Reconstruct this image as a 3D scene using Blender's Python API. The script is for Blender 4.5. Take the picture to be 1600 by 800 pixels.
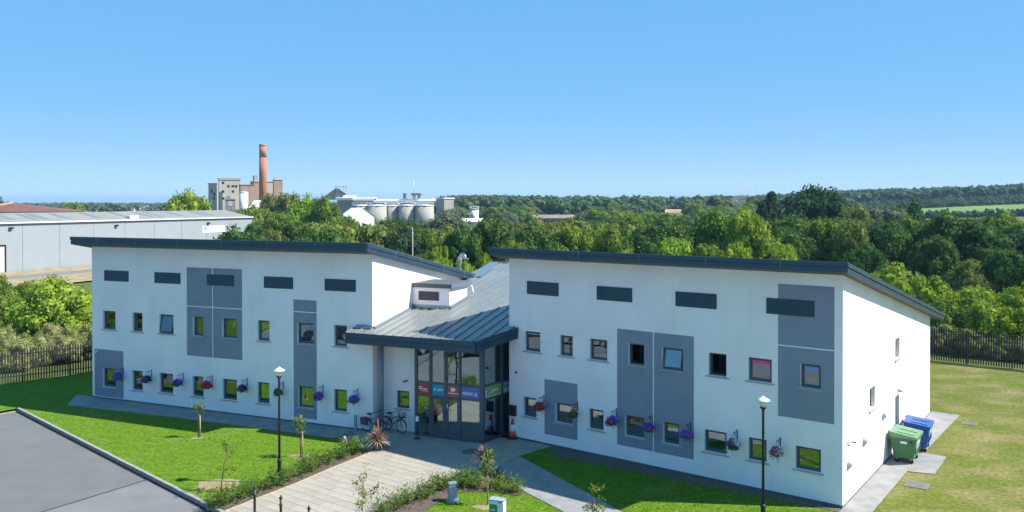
import bpy, math, random
import numpy as np
from mathutils import Vector, Matrix
from math import radians, sin, cos, pi, sqrt, atan2

# ------------------------------------------------------------------ camera, sky, sun, exposure
for o in list(bpy.data.objects):
    bpy.data.objects.remove(o)
scene = bpy.context.scene
COL = scene.collection
CAM_H, FOC, CY, PITCH, ROLL = 11.5, 1281.17, 326.95, 0.00936, 0.00122

cam_d = bpy.data.cameras.new("camera")
cam = bpy.data.objects.new("camera", cam_d)
COL.objects.link(cam)
cam.location = (0, 0, CAM_H)
cam.rotation_mode = 'QUATERNION'
_q = Matrix(((1, 0, 0), (0, 0, -1), (0, 1, 0))).to_quaternion()           # looks along +Y
cam.rotation_quaternion = (Matrix.Rotation(-PITCH, 3, 'X').to_quaternion() @ _q) @ Matrix.Rotation(ROLL * -1, 3, 'Z').to_quaternion()
cam_d.sensor_width = 36.0
cam_d.lens = FOC / 1600 * 36
cam_d.shift_y = -(400 - CY) / 1600
cam_d.clip_start, cam_d.clip_end = 0.1, 40000
scene.camera = cam
scene.render.resolution_x, scene.render.resolution_y = 1024, 512

SUN_EL, SUN_AZ = radians(47.6), radians(-6.0)          # azimuth from +X towards +Y
sun_dir = Vector((cos(SUN_EL) * cos(SUN_AZ), cos(SUN_EL) * sin(SUN_AZ), sin(SUN_EL)))
world = bpy.data.worlds.new("World")
scene.world = world
world.use_nodes = True
wn = world.node_tree.nodes
sky = wn.new("ShaderNodeTexSky")
sky.sky_type = 'NISHITA'
sky.sun_disc = False
sky.sun_elevation = SUN_EL
sky.sun_rotation = pi / 2 - SUN_AZ
sky.altitude = 0
sky.air_density = 0.35
sky.dust_density = 0.0
sky.ozone_density = 4.0
hsv = wn.new("ShaderNodeHueSaturation")
gam = wn.new("ShaderNodeGamma")                          # a clear sky with a shallow fall-off from horizon to zenith
gam.inputs["Gamma"].default_value = 0.12
hsv.inputs["Saturation"].default_value = 5.2
hsv.inputs["Hue"].default_value = 0.5
hsv.inputs["Value"].default_value = 2.4
world.node_tree.links.new(sky.outputs[0], gam.inputs["Color"])
world.node_tree.links.new(gam.outputs[0], hsv.inputs["Color"])
world.node_tree.links.new(hsv.outputs[0], wn["Background"].inputs[0])
wn["Background"].inputs[1].default_value = 0.10

sun_d = bpy.data.lights.new("sun", 'SUN')
sun_d.energy = 2.6
sun_d.angle = radians(0.5)
sun_d.color = (1.0, 0.95, 0.87)
sun = bpy.data.objects.new("sun", sun_d)
COL.objects.link(sun)
sun.rotation_euler = (-sun_dir).to_track_quat('-Z', 'Y').to_euler()
sun.location = (30, 0, 60)
scene.view_settings.view_transform = 'Standard'
scene.view_settings.look = 'None'
scene.view_settings.exposure = 1.77
scene.view_settings.gamma = 1.0

R = random.Random(7)
NR = np.random.default_rng(7)

# ------------------------------------------------------------------ survey helpers (ground points on the site plan)
_cp, _sp, _cr, _sr = cos(PITCH), sin(PITCH), cos(ROLL), sin(ROLL)
_right, _fwd, _down = np.array([1, 0, 0.]), np.array([0, _cp, -_sp]), np.array([0, -_sp, -_cp])
_RM = np.array([_cr * _right + _sr * _down, -_sr * _right + _cr * _down, _fwd])
def ray(px, py):
    return np.array([(px - 800) / FOC, (py - CY) / FOC, 1.0]) @ _RM
def G(px, py, z=0.0):
    d = ray(px, py); t = (z - CAM_H) / d[2]
    return (float(d[0] * t), float(d[1] * t))
def at(px, D):
    return ((px - 800) / FOC * D, D)
def zpx(py, D):
    return CAM_H - (py - 315.3) / FOC * D

# ------------------------------------------------------------------ materials
MATS = {}
def node_mat(name):
    m = bpy.data.materials.new(name); m.use_nodes = True
    MATS[name] = m
    nt = m.node_tree
    b = nt.nodes["Principled BSDF"]
    return m, nt, b
def L(nt, a, b): nt.links.new(a, b)
def pmat(name, col, rough=0.7, metal=0.0, var=0.12, scale=6.0, bump=0.0, bscale=60.0, spec=0.4, streak=0.0, coat=0.0, col2=None):
    """base colour with two scales of noise mottling, optional relief and rain streaks"""
    m, nt, b = node_mat(name)
    N = nt.nodes
    tc = N.new("ShaderNodeTexCoord")
    n1 = N.new("ShaderNodeTexNoise"); n1.inputs["Scale"].default_value = scale; n1.inputs["Detail"].default_value = 6
    L(nt, tc.outputs["Object"], n1.inputs["Vector"])
    mix = N.new("ShaderNodeMix"); mix.data_type = 'RGBA'
    c2 = col2 if col2 else tuple(c * (1 - var * 2) for c in col)
    mix.inputs["A"].default_value = (*[min(1, c * (1 + var * 0.6)) for c in col], 1)
    mix.inputs["B"].default_value = (*c2, 1)
    mr = N.new("ShaderNodeMapRange"); mr.inputs["From Min"].default_value = 0.3; mr.inputs["From Max"].default_value = 0.75
    L(nt, n1.outputs["Fac"], mr.inputs["Value"]); L(nt, mr.outputs[0], mix.inputs["Factor"])
    out = mix.outputs["Result"]
    if streak > 0:
        mp = N.new("ShaderNodeMapping"); mp.inputs["Scale"].default_value = (2.2, 2.2, 0.16)
        L(nt, tc.outputs["Object"], mp.inputs["Vector"])
        n2 = N.new("ShaderNodeTexNoise"); n2.inputs["Scale"].default_value = 1.6; n2.inputs["Detail"].default_value = 5
        L(nt, mp.outputs[0], n2.inputs["Vector"])
        r2 = N.new("ShaderNodeMapRange"); r2.inputs["From Min"].default_value = 0.52; r2.inputs["From Max"].default_value = 0.8
        r2.inputs["To Max"].default_value = streak
        L(nt, n2.outputs["Fac"], r2.inputs["Value"])
        mx = N.new("ShaderNodeMix"); mx.data_type = 'RGBA'; mx.blend_type = 'MULTIPLY'
        mx.inputs["B"].default_value = (0.62, 0.62, 0.56, 1)
        L(nt, r2.outputs[0], mx.inputs["Factor"]); L(nt, out, mx.inputs["A"]); out = mx.outputs["Result"]
    L(nt, out, b.inputs["Base Color"])
    b.inputs["Roughness"].default_value = rough
    b.inputs["Metallic"].default_value = metal
    b.inputs["Specular IOR Level"].default_value = spec
    b.inputs["Coat Weight"].default_value = coat
    if bump > 0:
        n3 = N.new("ShaderNodeTexNoise"); n3.inputs["Scale"].default_value = bscale; n3.inputs["Detail"].default_value = 4
        L(nt, tc.outputs["Object"], n3.inputs["Vector"])
        bp = N.new("ShaderNodeBump"); bp.inputs["Strength"].default_value = bump; bp.inputs["Distance"].default_value = 0.02
        L(nt, n3.outputs["Fac"], bp.inputs["Height"]); L(nt, bp.outputs[0], b.inputs["Normal"])
    return m
pmat("white_render", (0.92, 0.852, 0.835), 0.85, var=0.045, scale=0.5, bump=0.25, bscale=90, streak=0.13, spec=0.2)
pmat("grey_render", (0.26, 0.285, 0.345), 0.85, var=0.05, scale=0.9, bump=0.25, bscale=90, streak=0.15, spec=0.2)
pmat("fascia_paint", (0.035, 0.075, 0.115), 0.38, metal=0.35, var=0.08, scale=1.2, spec=0.5)
pmat("frame_paint", (0.06, 0.085, 0.105), 0.42, var=0.06, spec=0.5)
pmat("louvre_paint", (0.03, 0.066, 0.082), 0.5, var=0.06)
pmat("dark_louvre", (0.05, 0.05, 0.055), 0.5, var=0.06)
pmat("roof_metal", (0.245, 0.268, 0.262), 0.42, metal=0.3, var=0.07, scale=1.1, spec=0.5, streak=0.3)
pmat("flashing_metal", (0.22, 0.29, 0.34), 0.4, metal=0.5, var=0.06)
pmat("sill_concrete", (0.42, 0.42, 0.41), 0.85, var=0.12, scale=9, bump=0.2)
pmat("plinth_paint", (0.12, 0.13, 0.14), 0.8, var=0.15, scale=4)
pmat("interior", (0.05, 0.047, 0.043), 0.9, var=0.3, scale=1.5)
pmat("interior_pale", (0.30, 0.29, 0.27), 0.9, var=0.2, scale=0.8)
pmat("soffit_paint", (0.10, 0.11, 0.12), 0.7, var=0.05)
pmat("chrome", (0.62, 0.64, 0.66), 0.22, metal=1.0, var=0.05)
pmat("column_paint", (0.22, 0.25, 0.28), 0.45, var=0.05)
pmat("black_paint", (0.018, 0.02, 0.022), 0.42, var=0.1)
pmat("black_rubber", (0.02, 0.02, 0.02), 0.8, var=0.1)
pmat("white_plastic", (0.78, 0.78, 0.76), 0.45, var=0.03)
pmat("cream_glass", (0.72, 0.68, 0.52), 0.25, var=0.03)
pmat("blind_white", (0.6, 0.6, 0.58), 0.8, var=0.03)
pmat("blind_pink", (0.80, 0.12, 0.32), 0.8, var=0.05)
pmat("sign_red", (0.48, 0.06, 0.07), 0.35, var=0.06, scale=3)
pmat("sign_teal", (0.02, 0.27, 0.44), 0.35, var=0.06, scale=3)
pmat("sign_orange", (0.52, 0.10, 0.055), 0.35, var=0.06, scale=3)
pmat("sign_blue", (0.10, 0.16, 0.46), 0.35, var=0.06, scale=3)
pmat("sign_green", (0.29, 0.38, 0.08), 0.35, var=0.06, scale=3)
pmat("sign_paleblue", (0.22, 0.34, 0.80), 0.35, var=0.06, scale=3)
pmat("sign_white", (0.8, 0.82, 0.84), 0.4, var=0.03)
pmat("sign_letter", (0.80, 0.82, 0.80), 0.4, var=0.03)
pmat("sign_grey_print", (0.3, 0.26, 0.3), 0.5, var=0.1)
pmat("emblem_green", (0.12, 0.40, 0.22), 0.5, var=0.1)
pmat("emblem_orange", (0.55, 0.25, 0.12), 0.5, var=0.1)
pmat("asphalt_dark", (0.152, 0.152, 0.151), 0.92, var=0.07, scale=0.7, bump=0.6, bscale=160)
pmat("asphalt_pale", (0.185, 0.188, 0.186), 0.92, var=0.09, scale=0.6, bump=0.6, bscale=160)
pmat("kerb_concrete", (0.30, 0.29, 0.27), 0.9, var=0.16, scale=3, bump=0.3)
pmat("path_concrete", (0.27, 0.27, 0.26), 0.9, var=0.14, scale=1.6, bump=0.4, bscale=70, streak=0.0)
pmat("joint_sand", (0.16, 0.145, 0.12), 0.95, var=0.2, scale=12)
pmat("bed_soil", (0.13, 0.10, 0.075), 0.95, var=0.4, scale=9, bump=1.0, bscale=30)
pmat("gravel", (0.17, 0.14, 0.11), 0.95, var=0.45, scale=14, bump=1.0, bscale=45)
pmat("bin_green", (0.045, 0.155, 0.06), 0.5, var=0.08, scale=3, spec=0.5)
pmat("bin_green_lid", (0.14, 0.27, 0.14), 0.5, var=0.08, scale=3, spec=0.5)
pmat("bin_blue", (0.025, 0.095, 0.34), 0.45, var=0.08, scale=3, spec=0.5)
pmat("cone_orange", (0.75, 0.11, 0.03), 0.5, var=0.08)
pmat("cone_white", (0.8, 0.8, 0.8), 0.5, var=0.05)
pmat("pot_grey", (0.12, 0.12, 0.13), 0.6, var=0.15)
pmat("cord_leaf", (0.48, 0.30, 0.20), 0.6, var=0.3, scale=20, col2=(0.10, 0.05, 0.045))
pmat("cord_leaf_purple", (0.20, 0.13, 0.12), 0.6, var=0.3, scale=20, col2=(0.07, 0.035, 0.05))
pmat("sapling_bark", (0.28, 0.2, 0.12), 0.9, var=0.25, scale=20)
pmat("stake_wood", (0.42, 0.30, 0.17), 0.9, var=0.2, scale=15)
pmat("bark", (0.11, 0.09, 0.07), 0.95, var=0.3, scale=4)
pmat("pale_bark", (0.42, 0.40, 0.37), 0.9, var=0.2, scale=4)
pmat("petal_violet", (0.22, 0.08, 0.78), 0.7, var=0.3, scale=30)
pmat("petal_purple", (0.36, 0.09, 0.55), 0.7, var=0.4, scale=30)
pmat("petal_dark", (0.05, 0.03, 0.13), 0.7, var=0.4, scale=30)
pmat("petal_red", (0.7, 0.03, 0.07), 0.7, var=0.3, scale=30)
pmat("petal_pink", (0.7, 0.09, 0.36), 0.7, var=0.3, scale=30)
pmat("petal_white", (0.66, 0.62, 0.72), 0.7, var=0.1, scale=30)
pmat("basket_coir", (0.10, 0.07, 0.045), 0.95, var=0.3, scale=25)
pmat("green_sign", (0.01, 0.26, 0.13), 0.4, var=0.06)
pmat("galvanised", (0.36, 0.40, 0.45), 0.45, metal=0.5, var=0.1)
pmat("pedestal_paint", (0.27, 0.34, 0.44), 0.55, var=0.08)
pmat("sandstone", (0.5, 0.38, 0.22), 0.85, var=0.15)
pmat("bike_purple", (0.16, 0.06, 0.16), 0.5, var=0.1)
pmat("fence_paint", (0.03, 0.033, 0.03), 0.5, var=0.1)
pmat("manhole_iron", (0.16, 0.15, 0.145), 0.75, var=0.25, scale=14, bump=0.5, bscale=30)
pmat("manhole_rim", (0.20, 0.19, 0.17), 0.9, var=0.2, scale=6)
pmat("outlet_grey", (0.5, 0.5, 0.48), 0.6, var=0.05)
pmat("cladding", (0.30, 0.34, 0.365), 0.7, var=0.03, scale=0.5, metal=0.1)
pmat("shed_roof", (0.25, 0.25, 0.225), 0.85, var=0.08, scale=0.3, streak=0.3, spec=0.15)
pmat("rooflight", (0.19, 0.22, 0.25), 0.4, var=0.1)
pmat("grey_block", (0.43, 0.39, 0.34), 0.9, var=0.12, scale=0.12, streak=0.5)
pmat("pale_block", (0.56, 0.49, 0.41), 0.9, var=0.1, scale=0.12, streak=0.4)
pmat("red_brick", (0.42, 0.28, 0.205), 0.9, var=0.15, scale=0.25, streak=0.4)
pmat("chimney_brick", (0.43, 0.165, 0.075), 0.9, var=0.08, scale=0.2, streak=0.3)
pmat("chimney_pale", (0.46, 0.19, 0.10), 0.9, var=0.06, scale=0.1)
pmat("silo_concrete", (0.38, 0.365, 0.33), 0.9, var=0.12, scale=0.25, streak=0.7)
pmat("works_white", (0.72, 0.73, 0.74), 0.6, var=0.06, scale=0.3)
pmat("works_grey", (0.26, 0.26, 0.26), 0.8, var=0.2, scale=0.4)
pmat("clay_roof", (0.19, 0.085, 0.065), 0.9, var=0.15, scale=0.8)
pmat("ridge_tile", (0.50, 0.27, 0.12), 0.9, var=0.1)
pmat("brown_roof", (0.26, 0.21, 0.17), 0.8, var=0.12, scale=0.2)
pmat("house_wall", (0.62, 0.60, 0.57), 0.9, var=0.05)
pmat("slate", (0.12, 0.12, 0.13), 0.8, var=0.1)
pmat("sea_water", (0.02, 0.075, 0.15), 0.35, var=0.1, scale=0.002, spec=0.4)
pmat("field_green", (0.13, 0.235, 0.035), 0.95, var=0.12, scale=0.03)
pmat("field_stubble", (0.50, 0.33, 0.19), 0.95, var=0.08, scale=0.02)
pmat("dry_grass", (0.34, 0.27, 0.14), 0.95, var=0.25, scale=0.6)

def glass_mat(name, refl, tint, rough=0.015):
    m, nt, b = node_mat(name)
    N = nt.nodes
    N.remove(b)
    gl = N.new("ShaderNodeBsdfGlossy"); gl.inputs["Roughness"].default_value = rough; gl.inputs["Color"].default_value = (0.82, 0.95, 1.0, 1)
    tr = N.new("ShaderNodeBsdfTransparent"); tr.inputs["Color"].default_value = (*tint, 1)
    fr = N.new("ShaderNodeFresnel"); fr.inputs["IOR"].default_value = 1.5
    mr = N.new("ShaderNodeMapRange"); mr.inputs["From Min"].default_value = 0.04; mr.inputs["From Max"].default_value = 1.0
    mr.inputs["To Min"].default_value = refl; mr.inputs["To Max"].default_value = 1.0
    L(nt, fr.outputs[0], mr.inputs["Value"])
    # slight waviness of the sealed units
    tc = N.new("ShaderNodeTexCoord"); nz = N.new("ShaderNodeTexNoise"); nz.inputs["Scale"].default_value = 1.1
    L(nt, tc.outputs["Object"], nz.inputs["Vector"])
    bp = N.new("ShaderNodeBump"); bp.inputs["Strength"].default_value = 0.06; bp.inputs["Distance"].default_value = 0.05
    L(nt, nz.outputs["Fac"], bp.inputs["Height"]); L(nt, bp.outputs[0], gl.inputs["Normal"])
    mx = N.new("ShaderNodeMixShader")
    L(nt, mr.outputs[0], mx.inputs[0]); L(nt, tr.outputs[0], mx.inputs[1]); L(nt, gl.outputs[0], mx.inputs[2])
    L(nt, mx.outputs[0], N["Material Output"].inputs[0])
    return m
glass_mat("window_glass", 0.20, (0.86, 0.9, 0.9))
glass_mat("screen_glass", 0.36, (0.26, 0.36, 0.38))

def foliage_mat(name, c1, c2, transl=0.32):
    m, nt, b = node_mat(name)
    N = nt.nodes
    N.remove(b)
    tc = N.new("ShaderNodeTexCoord"); oi = N.new("ShaderNodeObjectInfo"); geo = N.new("ShaderNodeNewGeometry")
    nz = N.new("ShaderNodeTexNoise"); nz.noise_dimensions = '4D'; nz.inputs["Scale"].default_value = 2.2; nz.inputs["Detail"].default_value = 3
    L(nt, tc.outputs["Object"], nz.inputs["Vector"])
    ml = N.new("ShaderNodeMath"); ml.operation = 'MULTIPLY'; ml.inputs[1].default_value = 40
    L(nt, oi.outputs["Random"], ml.inputs[0]); L(nt, ml.outputs[0], nz.inputs["W"])
    mr = N.new("ShaderNodeMapRange"); mr.inputs["From Min"].default_value = 0.35; mr.inputs["From Max"].default_value = 0.65
    L(nt, nz.outputs["Fac"], mr.inputs["Value"])
    mix = N.new("ShaderNodeMix"); mix.data_type = 'RGBA'
    mix.inputs["A"].default_value = (*c1, 1); mix.inputs["B"].default_value = (*c2, 1)
    L(nt, mr.outputs[0], mix.inputs["Factor"])
    h = N.new("ShaderNodeHueSaturation")
    L(nt, mix.outputs["Result"], h.inputs["Color"])
    v1 = N.new("ShaderNodeMapRange"); v1.inputs["To Min"].default_value = 0.62; v1.inputs["To Max"].default_value = 1.4
    L(nt, geo.outputs["Random Per Island"], v1.inputs["Value"]); L(nt, v1.outputs[0], h.inputs["Value"])
    h1 = N.new("ShaderNodeMapRange"); h1.inputs["To Min"].default_value = 0.485; h1.inputs["To Max"].default_value = 0.512
    L(nt, oi.outputs["Random"], h1.inputs["Value"]); L(nt, h1.outputs[0], h.inputs["Hue"])
    df = N.new("ShaderNodeBsdfDiffuse"); tl = N.new("ShaderNodeBsdfTranslucent")
    L(nt, h.outputs[0], df.inputs[0]); L(nt, h.outputs[0], tl.inputs[0])
    mx = N.new("ShaderNodeMixShader"); mx.inputs[0].default_value = transl
    L(nt, df.outputs[0], mx.inputs[1]); L(nt, tl.outputs[0], mx.inputs[2])
    L(nt, mx.outputs[0], N["Material Output"].inputs[0])
    return m
foliage_mat("leaf_dark", (0.062, 0.122, 0.03), (0.098, 0.168, 0.042))
foliage_mat("leaf_mid", (0.11, 0.19, 0.03), (0.18, 0.255, 0.045))
foliage_mat("leaf_bright", (0.185, 0.29, 0.03), (0.275, 0.37, 0.05))
foliage_mat("leaf_lime", (0.21, 0.30, 0.022), (0.28, 0.36, 0.034))
foliage_mat("leaf_olive", (0.145, 0.185, 0.045), (0.205, 0.235, 0.06))
foliage_mat("leaf_silver", (0.12, 0.16, 0.09), (0.17, 0.21, 0.12))
foliage_mat("leaf_conifer", (0.04, 0.08, 0.034), (0.065, 0.115, 0.048))
foliage_mat("leaf_brown", (0.12, 0.12, 0.045), (0.14, 0.16, 0.05))
foliage_mat("leaf_far", (0.07, 0.125, 0.05), (0.135, 0.185, 0.068))
foliage_mat("leaf_shrub", (0.09, 0.165, 0.03), (0.17, 0.25, 0.06))
foliage_mat("leaf_young", (0.13, 0.20, 0.03), (0.2, 0.26, 0.05))
foliage_mat("scrub_leaf", (0.22, 0.24, 0.085), (0.32, 0.34, 0.14))

def lawn_mat(name, lush, pale, dry, dry_amt):
    m, nt, b = node_mat(name)
    N = nt.nodes
    tc = N.new("ShaderNodeTexCoord")
    def noise(scale, detail=5, sx=1, sy=1):
        mp = N.new("ShaderNodeMapping"); mp.inputs["Scale"].default_value = (sx, sy, 1); mp.inputs["Rotation"].default_value = (0, 0, 0.5)
        L(nt, tc.outputs["Object"], mp.inputs["Vector"])
        n = N.new("ShaderNodeTexNoise"); n.inputs["Scale"].default_value = scale; n.inputs["Detail"].default_value = detail
        L(nt, mp.outputs[0], n.inputs["Vector"]); return n.outputs["Fac"]
    def rng(x, a, c):
        r = N.new("ShaderNodeMapRange"); r.inputs["From Min"].default_value = a; r.inputs["From Max"].default_value = c
        L(nt, x, r.inputs["Value"]); return r.outputs[0]
    def mixc(f, A, B):
        x = N.new("ShaderNodeMix"); x.data_type = 'RGBA'
        L(nt, f, x.inputs["Factor"])
        for k, s in (("A", A), ("B", B)):
            if isinstance(s, tuple): x.inputs[k].default_value = (*s, 1)
            else: L(nt, s, x.inputs[k])
        return x.outputs["Result"]
    c = mixc(rng(noise(1.1, 6, 1, 2.2), 0.35, 0.7), lush, pale)
    c = mixc(rng(noise(0.42, 9, 1, 1.35), 0.62 - dry_amt, 0.9 - dry_amt), c, dry)
    c = mixc(rng(noise(26, 3), 0.3, 0.8), c, mixc(rng(noise(9, 2), 0.4, 0.6), lush, c))
    hs = N.new("ShaderNodeHueSaturation"); mv = N.new("ShaderNodeMapRange")
    mv.inputs["From Min"].default_value = 0.32; mv.inputs["From Max"].default_value = 0.68; mv.inputs["To Min"].default_value = 0.66; mv.inputs["To Max"].default_value = 1.28
    L(nt, noise(5.5, 9, 1, 1.2), mv.inputs["Value"]); L(nt, mv.outputs[0], hs.inputs["Value"]); L(nt, c, hs.inputs["Color"])
    L(nt, hs.outputs[0], b.inputs["Base Color"])
    b.inputs["Roughness"].default_value = 0.95; b.inputs["Specular IOR Level"].default_value = 0.1
    bp = N.new("ShaderNodeBump"); bp.inputs["Strength"].default_value = 0.9; bp.inputs["Distance"].default_value = 0.03
    L(nt, noise(55, 3), bp.inputs["Height"]); L(nt, bp.outputs[0], b.inputs["Normal"])
    return m
lawn_mat("lawn_lush", (0.088, 0.185, 0.009), (0.15, 0.23, 0.02), (0.23, 0.245, 0.065), 0.06)
lawn_mat("lawn_dry", (0.11, 0.145, 0.018), (0.165, 0.172, 0.046), (0.27, 0.215, 0.105), 0.19)
lawn_mat("rough_ground", (0.08, 0.12, 0.024), (0.14, 0.15, 0.05), (0.24, 0.2, 0.10), 0.1)
foliage_mat("grass_blade", (0.07, 0.175, 0.007), (0.115, 0.215, 0.018), 0.3)

# ------------------------------------------------------------------ mesh builder
class MB:
    def __init__(s): s.v = []; s.f = []; s.m = []; s.sm = []
    def face(s, pts, mi=0, smooth=False):
        i = len(s.v); s.v += [tuple(p) for p in pts]; s.f.append(tuple(range(i, i + len(pts)))); s.m.append(mi); s.sm.append(smooth)
    def box(s, x0, x1, y0, y1, z0, z1, mi=0, fn=None):
        P = [(x0, y0, z0), (x1, y0, z0), (x1, y1, z0), (x0, y1, z0), (x0, y0, z1), (x1, y0, z1), (x1, y1, z1), (x0, y1, z1)]
        if fn: P = [fn(*p) for p in P]
        i = len(s.v); s.v += P
        for q in ((0, 3, 2, 1), (4, 5, 6, 7), (0, 1, 5, 4), (1, 2, 6, 5), (2, 3, 7, 6), (3, 0, 4, 7)):
            s.f.append(tuple(i + k for k in q)); s.m.append(mi); s.sm.append(False)
        return s
    def prism(s, poly, z0, z1, mi=0, bottom=True, ztop=None):
        a = sum(poly[i][0] * poly[(i + 1) % len(poly)][1] - poly[(i + 1) % len(poly)][0] * poly[i][1] for i in range(len(poly)))
        if a < 0: poly = poly[::-1]
        n = len(poly)
        zt = [ztop(*p) if ztop else z1 for p in poly]
        zb = [zt[k] - z0 if ztop else z0 for k in range(n)]
        s.face([(p[0], p[1], zt[k]) for k, p in enumerate(poly)], mi)
        if bottom: s.face([(p[0], p[1], zb[k]) for k, p in enumerate(poly)][::-1], mi)
        for k in range(n):
            j = (k + 1) % n
            s.face([(*poly[k], zb[k]), (*poly[j], zb[j]), (*poly[j], zt[j]), (*poly[k], zt[k])], mi)
        return s
    def tube(s, pts, rad, n=8, mi=0, cap=True, smooth=True):
        pts = [Vector(p) for p in pts]
        if not hasattr(rad, '__len__'): rad = [rad] * len(pts)
        rings = []
        for k, p in enumerate(pts):
            d = (pts[min(k + 1, len(pts) - 1)] - pts[max(k - 1, 0)]).normalized()
            a = d.cross(Vector((0, 0, 1)))
            if a.length < 1e-3: a = d.cross(Vector((1, 0, 0)))
            a.normalize(); b = d.cross(a)
            i = len(s.v)
            s.v += [tuple(p + (a * cos(2 * pi * q / n) + b * sin(2 * pi * q / n)) * rad[k]) for q in range(n)]
            rings.append(i)
        for k in range(len(rings) - 1):
            for q in range(n):
                s.f.append((rings[k] + q, rings[k] + (q + 1) % n, rings[k + 1] + (q + 1) % n, rings[k + 1] + q)); s.m.append(mi); s.sm.append(smooth)
        if cap:
            s.f.append(tuple(rings[0] + q for q in range(n))[::-1]); s.m.append(mi); s.sm.append(False)
            s.f.append(tuple(rings[-1] + q for q in range(n))); s.m.append(mi); s.sm.append(False)
        return s
    def lathe(s, prof, n=16, c=(0, 0), mi=0, smooth=True):
        i0 = len(s.v)
        for r, z in prof:
            s.v += [(c[0] + r * cos(2 * pi * q / n), c[1] + r * sin(2 * pi * q / n), z) for q in range(n)]
        for k in range(len(prof) - 1):
            for q in range(n):
                a, b = i0 + k * n, i0 + (k + 1) * n
                s.f.append((a + q, a + (q + 1) % n, b + (q + 1) % n, b + q)); s.m.append(mi); s.sm.append(smooth)
        s.f.append(tuple(i0 + (len(prof) - 1) * n + q for q in range(n))); s.m.append(mi); s.sm.append(False)
        s.f.append(tuple(i0 + q for q in range(n))[::-1]); s.m.append(mi); s.sm.append(False)
        return s
    def mesh(s, name, mats):
        me = bpy.data.meshes.new(name)
        me.from_pydata(s.v, [], s.f)
        for m in ([mats] if isinstance(mats, str) else mats): me.materials.append(MATS[m])
        me.polygons.foreach_set("material_index", s.m)
        me.polygons.foreach_set("use_smooth", s.sm)
        me.update(); return me

def link(o, parent=None):
    COL.objects.link(o)
    if parent is not None: o.parent = parent
    return o
def obj(name, mb, mats, parent=None, loc=(0, 0, 0), rz=0.0):
    me = mb.mesh(name, mats) if isinstance(mb, MB) else mb
    o = bpy.data.objects.new(name, me); o.location = loc; o.rotation_euler = (0, 0, rz)
    return link(o, parent)
def tag(o, label, cat, group=None):
    o["label"] = label; o["category"] = cat
    if group: o["group"] = group
    return o
def thing(name, label, cat, loc=(0, 0, 0), rz=0.0, group=None):
    o = bpy.data.objects.new(name, None); o.location = loc; o.rotation_euler = (0, 0, rz); o.empty_display_size = 0.3
    return tag(link(o), label, cat, group)
def struct(name, mb, mats, kind='structure', **k):
    o = obj(name, mb, mats, **k); o["kind"] = kind; return o
def quads_mesh(name, V, mat, q=4, smooth=False):
    """V: (n*q,3) array, each run of q verts is one face"""
    n = len(V) // q
    me = bpy.data.meshes.new(name)
    me.vertices.add(len(V)); me.vertices.foreach_set("co", np.asarray(V, np.float32).ravel())
    me.loops.add(n * q); me.loops.foreach_set("vertex_index", np.arange(n * q, dtype=np.int32))
    me.polygons.add(n); me.polygons.foreach_set("loop_start", np.arange(0, n * q, q, dtype=np.int32))
    me.polygons.foreach_set("loop_total", np.full(n, q, np.int32))
    me.update(calc_edges=True); me.materials.append(MATS[mat]); return me
def clip(poly, axis_fn):
    """keep the side of the polygon where axis_fn(p) >= 0"""
    out = []
    for k in range(len(poly)):
        a, b = poly[k], poly[(k + 1) % len(poly)]
        fa, fb = axis_fn(a), axis_fn(b)
        if fa >= 0: out.append(a)
        if (fa >= 0) != (fb >= 0):
            t = fa / (fa - fb); out.append((a[0] + (b[0] - a[0]) * t, a[1] + (b[1] - a[1]) * t))
    return out
def area(p): return 0.5 * sum(p[i][0] * p[(i + 1) % len(p)][1] - p[(i + 1) % len(p)][0] * p[i][1] for i in range(len(p)))
def inside(poly, x, y):
    r = np.zeros(np.shape(x), bool); n = len(poly)
    for i in range(n):
        x0, y0 = poly[i]; x1, y1 = poly[(i + 1) % n]
        c = ((y0 > y) != (y1 > y))
        with np.errstate(divide='ignore', invalid='ignore'):
            r ^= c & (x < (x1 - x0) * (y - y0) / (y1 - y0 + 1e-12) + x0)
    return r

# ------------------------------------------------------------------ building frames
OL, AL = (-6.965, 40.835), -0.39334
OR, AR = (12.347, 30.560), -0.64235
def WL(u, v): return (OL[0] + u * cos(AL) - v * sin(AL), OL[1] + u * sin(AL) + v * cos(AL))
def WR(u, v): return (OR[0] + u * cos(AR) - v * sin(AR), OR[1] + u * sin(AR) + v * cos(AR))
def toL(p): x, y = p[0] - OL[0], p[1] - OL[1]; return (x * cos(AL) + y * sin(AL), -x * sin(AL) + y * cos(AL))
def toR(p): x, y = p[0] - OR[0], p[1] - OR[1]; return (x * cos(AR) + y * sin(AR), -x * sin(AR) + y * cos(AR))

# ------------------------------------------------------------------ terrain
def smooth(t): t = np.clip(t, 0, 1); return t * t * (3 - 2 * t)
def terrain(x, y):
    x = np.asarray(x, float); y = np.asarray(y, float)
    D = np.maximum(np.hypot(x, y), 1e-6)
    px = np.where(y > 0, 800 + FOC * x / np.maximum(y, 1e-3), np.where(x > 0, 2200, -600))
    px = np.clip(px, -600, 2200)
    right = smooth((px - 1150) / 500)
    mid = smooth((px - 560) / 200)
    h = 4.5 * mid * smooth((D - 260) / 700) + 22 * right * smooth((D - 380) / 1000) + 5 * mid * np.sin(px * 0.011) * smooth((D - 700) / 600)
    h = h - smooth((D - 3400) / 900) * (14 + h) * (1 - mid) - smooth((D - 2600) / 1500) * mid * 0.5 * h
    return h - 0.25
def T(x, y): return float(terrain(x, y))
rr = np.concatenate([np.linspace(0, 60, 6), np.geomspace(80, 11500, 60)])
aa = np.radians(np.concatenate([np.linspace(-180, 25, 30), np.linspace(30, 150, 130), np.linspace(155, 180, 5)]))
aa = np.unique(np.round(aa, 6))
tb = MB()
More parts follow.
